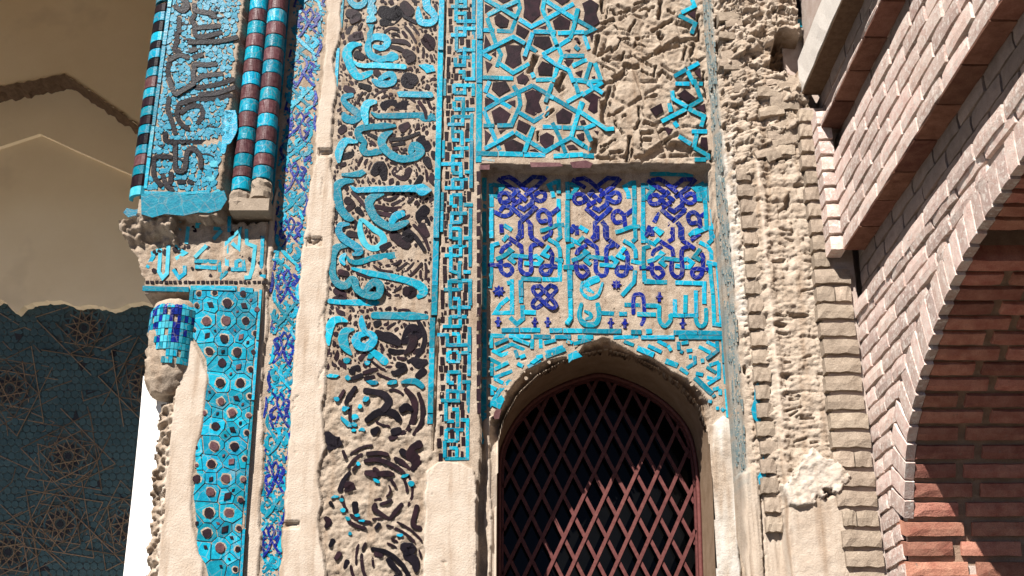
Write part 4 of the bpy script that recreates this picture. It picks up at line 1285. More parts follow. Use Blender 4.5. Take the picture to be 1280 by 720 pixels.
for q in ((263, 222, 14), (268, 205, 12), (272, 240, 10)):
    V, Fc = poly(blobpts(q[0], q[1], q[2] * 0.4, 8, 1.2), YB + 0.010, 0.009)
    mobj('tile_fragment', V, Fc, 'turq_light', pan)
# striped quarter-round along the block's arris
def quarter(v0, v1, mt, nm):
    V, Fc = [], []
    na = 7
    for v in (v0, v1 - 0.8):
        cu = 208 - v * 0.134
        c = pY(cu, v, YB)
        rad = 0.062
        for k in range(na):
            a = math.radians(88 * k / (na - 1))
            V.append((c[0] - rad * math.sin(a), YB - 0.004 + rad * (1 - math.cos(a)), c[2]))
    for k in range(na - 1): Fc.append((k, k + 1, na + k + 1, na + k))
    n = len(V)
    for q in list(V): V.append((q[0] + 0.012, q[1] + 0.012, q[2]))
    for k in range(na - 1):
        Fc.append((k + 1, k, n + k, n + k + 1))
        Fc.append((na + k, na + k + 1, n + na + k + 1, n + na + k))
    for k in (0, na - 1): Fc.append((k, na + k, n + na + k, n + k))
    return mobj(nm, V, Fc, mt, PIL, False)
v = -10.0
tq = [20, 45, 66, 89, 115, 138, 161, 186, 212, 238]
for t in tq:
    quarter(t - 5.5, t + 6, 'turq' if t != 238 else 'turq_light', 'arris_tile')
for a, b2 in zip([-2] + tq, tq):
    quarter(a + 6.5, b2 - 6, R.choice(('purple', 'black', 'plum')), 'arris_tile')
quarter(-9, 1, 'turq', 'arris_tile')
V, Fc = poly(S('154 266,158 260,168 262,178 260,180 272,168 270,160 272'), YB + 0.03, 0.02)
mobj('tile_fragment', V, Fc, 'turq', PIL)

# square lettering under the block
KP = '25 420,70 330,60 292|90 290,122 292,110 450,140 492,172 460,186 250|332 108,320 240|240 210,250 280,312 310,240 352|220 430,260 492,302 460,302 400|472 248,380 342|380 365,560 372,572 440,580 492,622 440|380 412,542 422|620 420,620 230,722 130,712 280,660 232|690 422,690 370,740 350,752 432,650 432|770 128,770 240,832 260,812 420,790 490,750 492|890 178,880 400,850 480,912 482|640 28,640 152|520 120,572 126|582 138,520 202|402 58,402 122|210 60,282 62|210 100,270 142|430 62,402 92'
dots = Bag()
for k in range(26):
    u = 182 + k * 5.8 + R.uniform(-0.8, 0.8)
    dots.add(poly([(u, 350.8), (u + 4.2, 350.8), (u + 4.4, 354.4), (u, 354.4)], YL + 0.01, 0.007, 0.5))
for k in range(34):
    u, v = R.uniform(190, 330), R.uniform(282, 346)
    dots.add(poly(blobpts(u, v, R.uniform(1.5, 4), 7), YL + 0.01, 0.004))
kp = dots.build('square_script_panel', 'purple', PIL, kind='stuff')
kp['label'] = 'chipped panel of turquoise square script below the broken ledge'
for ln in KP.split('|'):
    V, Fc = ribbon(CR(180, 265, 6, ln), YL + 0.012, R.uniform(0.010, 0.013), 4.8, False, 0.5)
    mobj('letter', V, Fc, 'turq_light' if R.random() < 0.35 else 'turq', kp)
for a in ('178 360.5,236 362', '238 360,268 360', '269 360,296 361', '300 362,316 363'):
    V, Fc = ribbon(S(a), YL + 0.01, 0.014, 6.5, False)
    mobj('border_strip', V, Fc, 'turq', kp)

# pentagon strapwork strip
G = []
GD = []
def gs(ox, oy, s, txt):
    for ln in txt.split('|'): G.append(CR(ox, oy, s, ln))
def gd(ox, oy, s, txt):
    for q in S(txt): GD.append((ox + q[0] / s, oy + q[1] / s, q[2] / s, q[3] if len(q) > 3 else 0))
gs(230, 350, 6, '295 80,245 205,330 226,405 190|310 100,470 150,490 100|210 140,260 125|150 195,105 300,200 386,242 330,210 240,130 242|255 275,340 240,430 386,522 370,522 262,430 235,410 282|230 300,265 370,380 340|215 440,225 405,380 345|215 440,250 482,312 495|330 385,392 400,370 472|155 492,170 460,270 482|130 380,132 432|480 192,520 170,562 170|330 520,350 590,440 602,492 580|380 472,440 460,512 602,556 590|480 502,562 455|470 400,502 440,552 450|250 500,230 570,200 660,282 692|232 570,340 560,366 660,300 692|450 652,542 620|60 335,110 330|405 100,400 150|400 180,430 160')
gs(230, 460, 6, '200 85,380 5|200 85,242 166,330 160|330 60,362 132|370 72,385 30,522 70|485 90,470 172,385 182|455 242,480 170|165 217,310 170,352 215,330 300,295 352|170 220,192 262|305 300,380 275,415 290,456 392|150 482,200 370,380 402,402 362|450 312,502 280|165 552,175 520,320 462,305 402|410 452,430 430,502 425|410 452,432 522|330 542,340 505,472 540|255 520,330 672,400 650,442 560|442 560,400 712|125 520,160 632,282 625|110 702,250 650,312 702|460 622,482 642|100 652,126 610|190 262,185 300,210 360|225 300,250 300')
gs(230, 570, 4.8, '130 15,105 60,130 100,210 92,235 30,130 15|85 190,120 130,60 90|190 130,210 85,290 75,330 182,362 190|320 100,376 85|90 230,130 160,225 180,240 232,170 292|100 300,222 260|60 280,100 382|200 300,216 372|235 300,246 275,352 310|340 320,300 402,225 406|70 442,76 420,190 390|75 470,120 502,182 500,212 430,190 390|270 452,342 490|90 510,86 590,190 602,212 480,266 480,282 570,240 612,190 602|290 520,346 500|280 640,346 620|180 640,186 672|190 702,262 710,282 670|280 562,322 602|290 225,352 240|290 230,300 262')
gd(230, 350, 6, '168 305 38,315 305 42,462 305 34,325 170 40,300 440 38,190 535 36,398 540 38,285 620 38,548 220 24,535 400 22,520 540 22,500 670 22,110 100 20,230 95 24,440 100 26,95 190 18,75 375 14,200 185 26 1,450 190 26 1,175 415 26 1,428 425 24 1,408 650 26 1,290 535 14 1,400 236 11 1,380 378 11 1,232 380 11 1,478 465 14 1,500 150 12 1')
gd(230, 460, 6, '270 110 40,422 112 38,278 250 32,360 335 36,235 435 40,225 585 42,378 587 38,150 335 22,205 718 38,505 15 22,492 210 22,485 355 22,470 485 22,455 680 20,90 595 18,390 225 26 1,362 460 26 1,355 700 26 1,250 340 14 1,350 40 11 1,440 270 12 1,310 505 12 1,420 410 12 1,295 655 12 1,190 180 12 1')
gd(230, 570, 4.8, '75 135 30,170 55 34,250 137 32,158 217 32,148 340 36,270 342 32,138 462 34,217 550 34,365 20 16,355 140 18,340 265 20,330 435 20,322 560 20,307 680 18,280 40 26 1,260 240 26 1,243 440 26 1,162 137 16 1,130 545 14 1,295 205 12 1,205 405 12 1,285 490 12 1,220 660 10 1,270 618 10 1,75 55 13,75 400 12 1')
def clip_half(P, a, b):
    """keep the part of polygon P nearer to a than to b"""
    mx, my = (a[0] + b[0]) / 2, (a[1] + b[1]) / 2
    nx, ny = b[0] - a[0], b[1] - a[1]
    f = lambda q: (q[0] - mx) * nx + (q[1] - my) * ny
    out = []
    for i in range(len(P)):
        p, q = P[i], P[(i + 1) % len(P)]
        fp, fq = f(p), f(q)
        if fp <= 0: out.append(p)
        if fp * fq < 0:
            t = fp / (fp - fq)
            out.append((p[0] + (q[0] - p[0]) * t, p[1] + (q[1] - p[1]) * t))
    return out
GB = S('243 364,323 364,318 430,312 520,306 600,300 700,298 728,262 728,256 704,243 690,247 660,241 620,246 590,243 560,250 530,252 500,258 470,258 450,250 436,240 420,238 392')
seeds = []
for u, v, r, kd in GD:
    if all((u - q[0]) ** 2 + (v - q[1]) ** 2 > 36 for q in seeds): seeds.append((u, v, r, kd))
rings = Bag()
gcells = []
for q in seeds:
    P = list(GB)
    for o_ in seeds:
        if o_ is q or (o_[0] - q[0]) ** 2 + (o_[1] - q[1]) ** 2 > 60 ** 2: continue
        k_ = (q[2] + 3) / (q[2] + o_[2] + 6) * 2            # weight by tile size
        P = clip_half(P, q, (q[0] + (o_[0] - q[0]) * k_, q[1] + (o_[1] - q[1]) * k_))
        if len(P) < 3: break
    if len(P) < 3: continue
    cu, cv = sum(p[0] for p in P) / len(P), sum(p[1] for p in P) / len(P)
    P = [(p[0] + (cu - p[0]) * 0.05, p[1] + (cv - p[1]) * 0.05) for p in P]
    gcells.append(P)
    if q[3] == 0: rings.add(poly(blobpts(q[0], q[1], q[2] * 0.86 + 1.6, 9, 1, 0, 0.16), YL + 0.01, 0.0105, 0.2))
gir = rings.build('pentagon_strip', 'mortar', PIL, kind='stuff')
gir['label'] = 'upright strip of turquoise pentagon tiles pierced by dark rounded tiles'
for P in gcells:
    V, Fc = poly(P, YL + 0.01, 0.009, 0.3)
    mobj('pentagon_tile', V, Fc, 'turq', gir)
for u, v, r, kd in seeds:
    V, Fc = poly(blobpts(u, v, r * (0.9 if kd else 0.86), 4 if kd else 9, 1.4 if kd else 1, R.choice((0.6, 2.3)) if kd else 0, 0.12), YL + 0.01, 0.017)
    mobj('dark_tile', V, Fc, 'purple' if R.random() < 0.7 else 'plum', gir)
for a in ('246 360,294 361', '240 362,237 392', '237 393,235 416', '326 362,322 425', '321.5 426,316 500', '316 501,310 580', '310 581,305 660', '305 661,301 724'):
    V, Fc = ribbon(S(a), YL + 0.01, 0.012, 4.6 if a[0] == '2' else 3.4, False)
    mobj('border_strip', V, Fc, 'turq', gir)

# ------------------------------------------------------------------ two striped colonnettes under the block's flank
def colonnette(u0, u1, rad, turq_v, label):
    """u0 at v=0, u1 at v=192; rings alternate turquoise and plum"""
    yc = 4.45
    base = pY(u1 + (u1 - u0) / 192 * 58, 250, yc)
    t = empty('striped_colonnette', base, label, 'column', 'striped colonnettes')
    ua = lambda v: u0 + (u1 - u0) * v / 192
    ed = [-30] + [q for p in turq_v for q in (p - 8, p + 8)]
    for k in range(len(ed) - 1):
        va, vb = ed[k], ed[k + 1] - 0.7
        mt = 'turq' if k % 2 else 'plum'
        V, Fc = [], []
        na = 32
        x0 = pY(ua(100), 100, yc - rad)[0]
        for j, v in enumerate((va, va + 0.7, (va + vb) / 2, vb - 0.7, vb)):
            z = pY(ua(v), v, yc - rad)[2]
            rr = rad * (0.965 if j in (0, 4) else 1.0)
            for i in range(na):
                a = 2 * math.pi * i / na
                V.append((x0 + rr * math.cos(a) + R.uniform(-1, 1) * 0.0008, yc + rr * math.sin(a) + R.uniform(-1, 1) * 0.0008, z))
        for j in range(4):
            for i in range(na):
                p, q = j * na + i, j * na + (i + 1) % na
                Fc.append((p, q, q + na, p + na))
        Fc.append(tuple(range(na)))
        Fc.append(tuple(range(5 * na - 1, 4 * na - 1, -1)))
        mobj('ring_tile', V, Fc, mt if k < len(ed) - 2 or mt == 'turq' else 'black', t, False)
    # broken foot
    V, Fc = [], []
    na = 16
    vb = ed[-1]
    for j, (dv, s) in enumerate(((0, 0.9), (5, 1.08), (10, 1.0), (16, 1.15), (23, 1.05), (26, 0.6))):
        z = pY(ua(vb), vb + dv, yc - rad)[2]
        for i in range(na):
            a = 2 * math.pi * i / na
            rr = rad * s * (1 + R.uniform(-0.12, 0.12))
            V.append((x0 + rr * math.cos(a), yc + rr * math.sin(a), z + R.uniform(-0.004, 0.004)))
    for j in range(5):
        for i in range(na):
            p, q = j * na + i, j * na + (i + 1) % na
            Fc.append((p, q, q + na, p + na))
    Fc.append(tuple(range(6 * na - 1, 5 * na - 1, -1)))
    mobj('broken_foot', V, Fc, 'grey_brick', t, False)
    return t
colonnette(321, 304.5, 0.043, [2, 33, 65, 97, 130.5, 166, 199, 228], 'striped turquoise and plum colonnette next to the dark script block')
colonnette(345, 328.5, 0.043, [18, 50, 82, 116, 149, 183, 214], 'striped turquoise and plum colonnette next to the floral strip')
b = Bag()
p = pY(290, 264, 4.45)
q = pY(340, 250, 4.45)
b.box((p[0], 4.40, p[2] - 0.02), (q[0], 4.56, p[2] + 0.035))
b.build('colonnette_bracket', 'grey_brick', PIL)

# ------------------------------------------------------------------ broken column stub with square tiles
STUB = empty('column_stub', pY(206, 486, 4.53), 'broken round column stub in square cobalt and turquoise tiles', 'column stub')
cx, cyy = pY(206, 430, 4.40)[0] - 0.004, 4.53
rad = 0.100
V, Fc = [], []
na, nz = 48, 60
ztop, zbot = pY(206, 371, cyy - rad)[2], pY(206, 487, cyy - rad)[2]
aa = np.linspace(0, 2 * math.pi, na, endpoint=False)
for j in range(nz + 1):
    t = j / nz
    z = ztop + (zbot - ztop) * t
    pr = 1.0
    if t < 0.12: pr = 0.80 + 0.2 * math.sqrt(t / 0.12)
    if t > 0.72: pr = 1.0 - 0.35 * ((t - 0.72) / 0.28) ** 2
    for a in aa:
        nse = float(fbm(np.array([a * 4.0]), np.array([z * 40]), 31, 3)[0])
        lft = 1.0 if (math.cos(a) < -0.35 and t > 0.25) or t > 0.66 else 0.25
        V.append((cx + rad * (pr + 0.16 * nse * lft) * math.cos(a), cyy + rad * (pr + 0.16 * nse * lft) * math.sin(a), z + 0.01 * nse * lft))
for j in range(nz):
    for i in range(na):
        p, q = j * na + i, j * na + (i + 1) % na
        Fc.append((p, p + na, q + na, q))
Fc.append(tuple(range(na)))
Fc.append(tuple(range((nz + 1) * na - 1, nz * na - 1, -1)))
core = mobj('stub_core', V, Fc, 'mortar', STUB, True)
cols, rws = 22, 9
for r_ in range(rws):
    for c_ in range(cols):
        a0 = math.radians(190 + c_ * 8.2)
        a1 = math.radians(190 + c_ * 8.2 + 7.3)
        am = (a0 + a1) / 2
        t0 = 0.05 + r_ * 0.075
        t1 = t0 + 0.068
        if math.cos(am) < -0.55 and t0 > 0.34: continue
        if t0 > 0.5 and (math.cos(am) < -0.15 or R.random() < 0.15): continue
        if R.random() < 0.07: continue
        mt = 'cobalt' if (c_ in (11, 12) and r_ < 6) or R.random() < 0.2 else ('turq_light' if R.random() < 0.35 else 'turq')
        k0 = 0.86 if r_ == 0 else 1.0
        V = []
        for t, kk in ((t0, k0), (t1, 1.0)):
            z = ztop + (zbot - ztop) * t
            for a in (a0, am, a1):
                for rr in (rad * 0.98, rad * 1.055):
                    V.append((cx + rr * kk * math.cos(a), cyy + rr * kk * math.sin(a), z))
        Fc = [(1, 3, 9, 7), (3, 5, 11, 9), (0, 1, 7, 6), (4, 10, 11, 5), (0, 2, 3, 1), (2, 4, 5, 3), (6, 7, 9, 8), (8, 9, 11, 10)]
        mobj('square_tile', V, Fc, mt, STUB)
# ------------------------------------------------------------------ ruined masonry right of the window
RUB = empty('ruined_masonry', (1.05, 4.4, 0), 'crumbling pale masonry between the tiled wall and the new brickwork', 'masonry')
res = 0.0045
xs = np.arange(0.862, 1.262, res)
zs = np.arange(CZ + 0.55, CZ + 3.42, res)
Xg, Zg = np.meshgrid(xs, zs)
base = np.interp(Xg, [0.862, 0.872, 0.893, 0.915, 0.96, 1.0, 1.05, 1.2, 1.27], [4.60, 4.515, 4.415, 4.395, 4.385, 4.365, 4.35, 4.335, 4.35])
U, Vv = proj(Xg, base, Zg)
rough = fbm(Xg * 40, Zg * 40, 41, 4)
big = fbm(Xg * 9, Zg * 9, 42, 3)
strat = fbm(Xg * 10, Zg * 45, 43, 3)
c1, c2, cid = cells(Xg * 24, Zg * 24, 44)
c3, c4, cid2 = cells(Xg * 55, Zg * 50, 45)
amt = sstep(0.890, 0.92, Xg)
up = sstep(250, 120, Vv)
core = sstep(1.03, 1.06, Xg)
b1, b2_, bid = cells(Xg * 15 + 0.6 * rough, Zg * 27 + 0.6 * big, 48)
crack = 1 - sstep(0.02, 0.14, b2_ - b1)
rdg = np.abs(fbm(Xg * 22, Zg * 26, 49, 4))
Yg = base + amt * (0.010 * rough + 0.020 * big * (0.3 + up) + (0.008 + 0.026 * up) * (bid - 0.5) + (0.006 + 0.016 * up) * crack - (0.016 + 0.014 * up) * rdg + 0.006 * (c3 - 0.4) + 0.005 * strat * core)
fz = np.abs((Zg / 0.0735 + 0.15 * big) % 1 - 0.5)
cz_ = np.floor(Zg / 0.0735 + 0.15 * big)
fx_ = np.abs((Xg / 0.12 + 0.37 * cz_ + 0.1 * rough) % 1 - 0.5)
ero = np.clip(0.75 + 1.3 * fbm(Xg * 12, Zg * 9, 52, 3), 0, 1) * core * (1 - 0.6 * up)
Yg = np.where(core > 0.5, base + (Yg - base) * (0.55 + 0.45 * up), Yg)
Yg += ero * 0.006 * np.maximum(sstep(0.40, 0.47, fz), sstep(0.45, 0.485, fx_))
Yg += core * 0.012 + 0.003 * rough + (1 - amt) * 0.012 * fbm(Xg * 90, Zg * 14, 55, 3)
attr = {k: np.zeros(Xg.shape) for k in ('plaster', 'white', 'brown', 'tealdust')}
attr['plaster'] += amt * np.clip(0.35 + 0.8 * big, 0, 0.8)
# deep pits and cracks
def pit(u, v, ru, rv, dep):
    global Yg
    d = np.hypot((U - u + 4 * rough) / ru, (Vv - v + 4 * big) / rv)
    Yg = Yg + dep * (1 - sstep(0.65, 1.05, d))
for q in S('937 68 9 5 .06,920 78 7 4 .05,932 30 12 6 .03,897 60 4 10 .05,895 90 4 12 .05,893 112 5 8 .05,896 30 3 8 .05,980 196 12 3 .04,985 250 4 12 .03,1000 230 8 3 .04,970 190 6 3 .03,990 100 6 14 .12,950 250 5 3 .03,905 215 4 8 .04,932 463 4 7 .05,1000 392 14 3 .03,975 405 8 4 .03,985 470 6 4 .02,955 42 8 3 .02,906 160 4 6 .04,910 185 4 6 .04'):
    pit(*q)
hole = soft(U, Vv, S('974 38,990 42,1004 46,1003 70,994 96,986 88,966 80,968 62'), 4)
Yg += hole * 0.14
attr['brown'] = np.maximum(attr['brown'], hole)
for k in range(26):                      # short cracks
    u, v = R.uniform(965, 1015), R.uniform(200, 560)
    d = segdist(U + 2 * rough, Vv + 2 * big, (u, v), (u + R.uniform(6, 20), v + R.uniform(-7, 5)))
    Yg += 0.016 * (1 - sstep(0.6, 1.8, d))
# plaster ridge, patches and smooth lower coats
rd = np.exp(-((Xg - 1.022 - 0.006 * big) / 0.012) ** 2) * sstep(160, 230, Vv)
Yg = Yg * (1 - 0.8 * rd) + 0.8 * rd * (4.345 + 0.006 * rough)
attr['plaster'] = np.maximum(attr['plaster'], rd)
lc = soft(U + 3 * big, Vv + 4 * rough, S('985 630,1000 622,1030 628,1052 615,1062 650,1066 760,988 760,982 680'), 5)
Yg = Yg * (1 - lc) + lc * (4.318 + 0.006 * big + 0.002 * rough)
attr['plaster'] = np.maximum(attr['plaster'], lc * 0.7)
pt = soft(U + 9 * big + 5 * rough, Vv + 9 * rough, S('1002 572,1012 563,1022 572,1040 580,1052 596,1050 610,1030 618,1010 632,984 634,980 615,994 595'), 4)
Yg = Yg * (1 - pt) + pt * (4.305 + 0.010 * rough + 0.01 * big)
attr['plaster'] *= 1 - pt
attr['white'] = np.maximum(attr['white'], pt * 0.22)
attr['plaster'] = np.maximum(attr['plaster'], pt)
st = soft(U, Vv, S('925 600,940 590,960 640,975 660,985 760,925 760'), 8)
Yg = Yg * (1 - st) + st * (4.385 + 0.012 * fbm(Xg * 60, Zg * 4, 47, 3))
attr['plaster'] = np.maximum(attr['plaster'], st * 0.6)
attr['white'] = np.maximum(attr['white'], sstep(0.885, 0.90, Xg) * sstep(0.945, 0.92, Xg) * sstep(120, 200, Vv) * sstep(430, 380, Vv) * np.clip(0.45 + rough, 0, 0.6))
d = segdist(U + 2 * rough, Vv, (951, 610), (953, 660))
d = np.minimum(d, segdist(U + 2 * rough, Vv, (953, 660), (958, 760)))
Yg += 0.02 * (1 - sstep(0.7, 1.6, d))
attr['tealdust'] = np.maximum(attr['tealdust'], (1 - sstep(0.888, 0.900, Xg + 0.006 * rough)) * sstep(640, 590, Vv) * np.clip(0.75 + 1.1 * rough, 0, 1))
field('rubble_core', Xg, Yg, Zg, np.ones(Xg.shape, bool), 'mortar', RUB, attr, False)
# glaze crumbs still on the narrow reveal
cr = Bag()
for k in range(190):
    t = R.random()
    v = R.uniform(-5, 600)
    z = pY(890, v, 4.46)[2]
    x = 0.873 + 0.020 * t
    y = 4.515 - 0.105 * t - 0.004
    h, d_ = R.uniform(0.02, 0.07), R.uniform(0.003, 0.008)
    dx, dy = d_ * 0.3, -d_ * 0.95
    cr.add(([(x, y, z), (x + dx, y + dy, z), (x + dx, y + dy, z + h), (x, y, z + h * 0.9), (x - 0.005, y, z), (x + dx - 0.005, y + dy, z), (x + dx - 0.005, y + dy, z + h), (x - 0.005, y, z + h * 0.9)],
            [(4, 7, 6, 5), (0, 4, 5, 1), (2, 6, 7, 3), (1, 5, 6, 2), (3, 7, 4, 0)]))
cr.build('glaze_crumbs', 'teal_worn', RUB, kind='stuff')
for P in ('944 482,948 478,949.5 500,951 532,946 528,941 522,939 512,942 500', '954 568,957 580,957.5 608,949 606,947 596,951 590'):
    V, Fc = poly(S(P), 4.385, 0.016)
    mobj('tile_fragment', V, Fc, 'turq', RUB)
ex, ey, ez = (1, 0, 0), (0, 1, 0), (0, 0, 1)
z = pY(945, 655, 4.36)[2]
while z < pY(940, 205, 4.36)[2]:
    wd = R.uniform(0.055, 0.072)
    brick(RUB, (0.967 + R.uniform(-0.006, 0.006), 4.405, z), (wd, 0.09, R.uniform(0.050, 0.058)), ex, ey, ez, 'grey_brick')
    z += 0.0725
for k in range(20):                      # broken brick ends in the upper rubble
    u, v = R.uniform(958, 1003), R.uniform(95, 205)
    p = pY(u, v, 4.35)
    a = R.uniform(-0.1, 0.45)
    brick(RUB, (p[0], 4.385, p[2]), (R.uniform(0.07, 0.13), 0.09, R.uniform(0.035, 0.05)), (math.cos(a), 0, math.sin(a)), ey, (-math.sin(a), 0, math.cos(a)), 'grey_brick')
for k in range(12):
    u, v = R.uniform(905, 960), R.uniform(-5, 120)
    p = pY(u, v, 4.37)
    a = R.uniform(-0.2, 0.3)
    brick(RUB, (p[0], 4.40, p[2]), (R.uniform(0.05, 0.11), 0.07, R.uniform(0.03, 0.05)), (math.cos(a), 0, math.sin(a)), ey, (-math.sin(a), 0, math.cos(a)), 'grey_brick')
# scrap of old tilework in the upper corner
cb = Bag()
p0, p1 = pY(976, 44, 4.42), pY(1040, -20, 4.42)
cb.box((p0[0], 4.425, p0[2]), (p1[0] + 0.1, 4.6, p1[2] + 0.2))
sc = cb.build('corner_tilework', 'plaster', RUB)
for P, mt in (('992 24,1018 24,1018 34,992 34', 'turq'), ('1005 11,1024 11,1022 22,1005 22', 'turq'), ('991 -4,1003 -4,1003 21,991 21', 'black'), ('1006 -6,1018 -6,1018 9,1006 9', 'plum'), ('1020 -6,1032 -6,1030 6,1020 6', 'turq')):
    V, Fc = poly(S(P), 4.425, 0.008)
    mobj('corner_tile', V, Fc, mt, sc)

# ------------------------------------------------------------------ weathered brick pier
PIER = empty('brick_pier', (1.27, 4.35, 0), 'weathered grey brick pier edge with deep open joints', 'brick pier')
b = Bag()
b.box((1.215, 4.322, 0), (1.36, 4.60, CZ + 2.60))
b.box((1.2, 4.46, 0), (2.35, 4.62, CZ + 4.4))
b.build('pier_core', 'joint', PIER)
z = CZ + 0.50
while z < CZ + 2.60:
    zr = z - CZ
    x0 = 1.198 + R.uniform(-0.008, 0.006)
    x1 = 1.338 if zr < 1.88 else 1.262
    x1 += R.uniform(-0.006, 0.003)
    hgt = R.uniform(0.054, 0.060)
    xm = x0 + (x1 - x0) * R.uniform(0.35, 0.65)
    if R.random() < 0.1 and zr < 1.88:
        brick(PIER, ((x0 + xm) / 2, 4.355, z), (xm - x0 - 0.006, 0.11, hgt), ex, ey, ez, 'grey_brick')
        brick(PIER, ((xm + x1) / 2, 4.357, z), (x1 - xm - 0.002, 0.11, hgt), ex, ey, ez, 'grey_brick')
    else:
        brick(PIER, ((x0 + x1) / 2, 4.355 + R.uniform(-0.004, 0.004), z), (x1 - x0, 0.11, hgt), ex, ey, ez, 'grey_brick')
    z += 0.0735

# ------------------------------------------------------------------ new brick wall with arch
BW = empty('brick_arch_wall', (1.6, 2.3, 0), 'new pink brick side wall with stepped cornice and a broad low arch', 'brick wall')
XV = 1.341
A0 = [(4.105, 0.0), (4.10, 0.40), (4.09, 0.64), (4.037, 0.835), (3.925, 1.045), (3.816, 1.145), (3.708, 1.220), (3.488, 1.335), (3.24, 1.425), (2.97, 1.477), (2.735, 1.505), (2.45, 1.522)]
AR = [(y, CZ + z) for y, z in A0]
AR = [(4.11, 0.0)] + AR[1:]
AR = AR + [(2 * 2.45 - y, z) for y, z in AR[-2::-1]]
def resample(P, step):
    out, acc = [P[0]], 0.0
    C_ = catmull(P, 12)
    last = C_[0]
    for q in C_[1:]:
        l = math.hypot(q[0] - last[0], q[1] - last[1])
        while acc + l >= step:
            t = (step - acc) / l
            last = (last[0] + (q[0] - last[0]) * t, last[1] + (q[1] - last[1]) * t)
            out.append(last)
            l = math.hypot(q[0] - last[0], q[1] - last[1])
            acc = 0.0
        acc += l
        last = q
    return out
PIT = 0.0665
CRV = resample(AR, PIT)
ZL = CZ + 1.706                          # ledge above the arch
# mortar body: face with the arch cut out, and the arch's soffit
FX, XE = XV + 0.016, 2.35
V, Fc = [], []
n = len(CRV)
OFF = []
for i, (y, z) in enumerate(CRV):
    a, b2 = CRV[max(i - 1, 0)], CRV[min(i + 1, n - 1)]
    ty, tz = b2[0] - a[0], b2[1] - a[1]
    l = math.hypot(ty, tz)
    OFF.append((ty / l, tz / l))
slot = [i for i, (y, z) in enumerate(CRV) if abs(y - 3.17) < 0.045 and z > CZ + 1]
for i, (y, z) in enumerate(CRV):
    ty, tz = OFF[i]
    oy, oz = tz, -ty                     # outward normal of the opening (into the wall)
    o = 0.16 if i in slot else 0.014
    yy, zz = y + oy * o, z + oz * o
    top = (yy, ZL - 0.004)
    V += [(FX, yy, zz), (XE, yy, zz), (FX, yy, ZL - 0.004)]
for i in range(n - 1):
    a, b2 = i * 3, i * 3 + 3
    Fc.append((a, a + 1, b2 + 1, b2))
    if CRV[i][1] > CZ + 0.3 or True:
        Fc.append((a, b2, b2 + 2, a + 2))
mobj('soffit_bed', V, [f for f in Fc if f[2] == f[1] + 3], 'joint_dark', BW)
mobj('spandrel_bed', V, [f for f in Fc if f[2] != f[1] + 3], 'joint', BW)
b = Bag()
b.box((FX, 4.10, 0), (XE, 4.335, ZL - 0.004))
b.box((FX, 0.2, 0), (XE, 0.78, ZL - 0.004))
b.box((FX + 0.0305, 0.2, ZL - 0.004), (XE, 4.33, CZ + 1.966))
b.box((1.309, 0.2, CZ + 1.966), (XE, 4.30, CZ + 2.322))
b.box((1.352, 0.2, CZ + 2.322), (XE, 4.42, CZ + 2.455))
b.box((1.318, 0.2, CZ + 2.482), (XE, 4.44, CZ + 2.69))
b.box((1.29, 0.2, CZ + 2.85), (XE, 4.44, CZ + 3.9))
b.build('mortar_core', 'joint', BW)
# soffit and jamb bricks
side = (0, -1, 0)
for i, (y, z) in enumerate(CRV[:-1]):
    if z < CZ + 0.30 or y < 2.0: continue
    if i in slot: continue
    ty, tz = OFF[i]
    ny, nz = tz, -ty
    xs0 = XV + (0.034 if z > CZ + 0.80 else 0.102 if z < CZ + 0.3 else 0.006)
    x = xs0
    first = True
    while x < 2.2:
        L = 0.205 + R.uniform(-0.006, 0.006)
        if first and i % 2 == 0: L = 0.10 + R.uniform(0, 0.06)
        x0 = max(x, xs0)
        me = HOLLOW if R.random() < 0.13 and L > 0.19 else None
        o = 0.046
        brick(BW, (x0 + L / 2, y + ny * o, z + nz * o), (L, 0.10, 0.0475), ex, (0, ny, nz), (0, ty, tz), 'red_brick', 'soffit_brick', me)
        x = x0 + L + 0.027
        first = False
# voussoirs on the face
OUT = []
for i, (y, z) in enumerate(CRV[:-1]):
    if z < CZ + 0.80 or y < 2.0: continue
    ty, tz = OFF[i]
    ny, nz = tz, -ty
    L = float(np.interp(z - CZ, [0.8, 1.05, 1.3, 1.5], [0.15, 0.155, 0.135, 0.10])) + R.uniform(-0.006, 0.006)
    lean = float(np.interp(z - CZ, [0.8, 1.3, 1.5], [0.12, 0.22, 0.10]))
    r = Vector((0, ny * math.cos(lean) + ty * math.sin(lean), nz * math.cos(lean) + tz * math.sin(lean)))
    lz = r.cross(Vector(ex))
    OUT.append((z + r.z * L, y + r.y * L))
    brick(BW, (XV + 0.0165, y + r.y * (L / 2 - 0.002), z + r.z * (L / 2 - 0.002)), (L, 0.033, 0.0615), tuple(r), ex, tuple(lz), 'brick', 'voussoir')
OUT.sort()
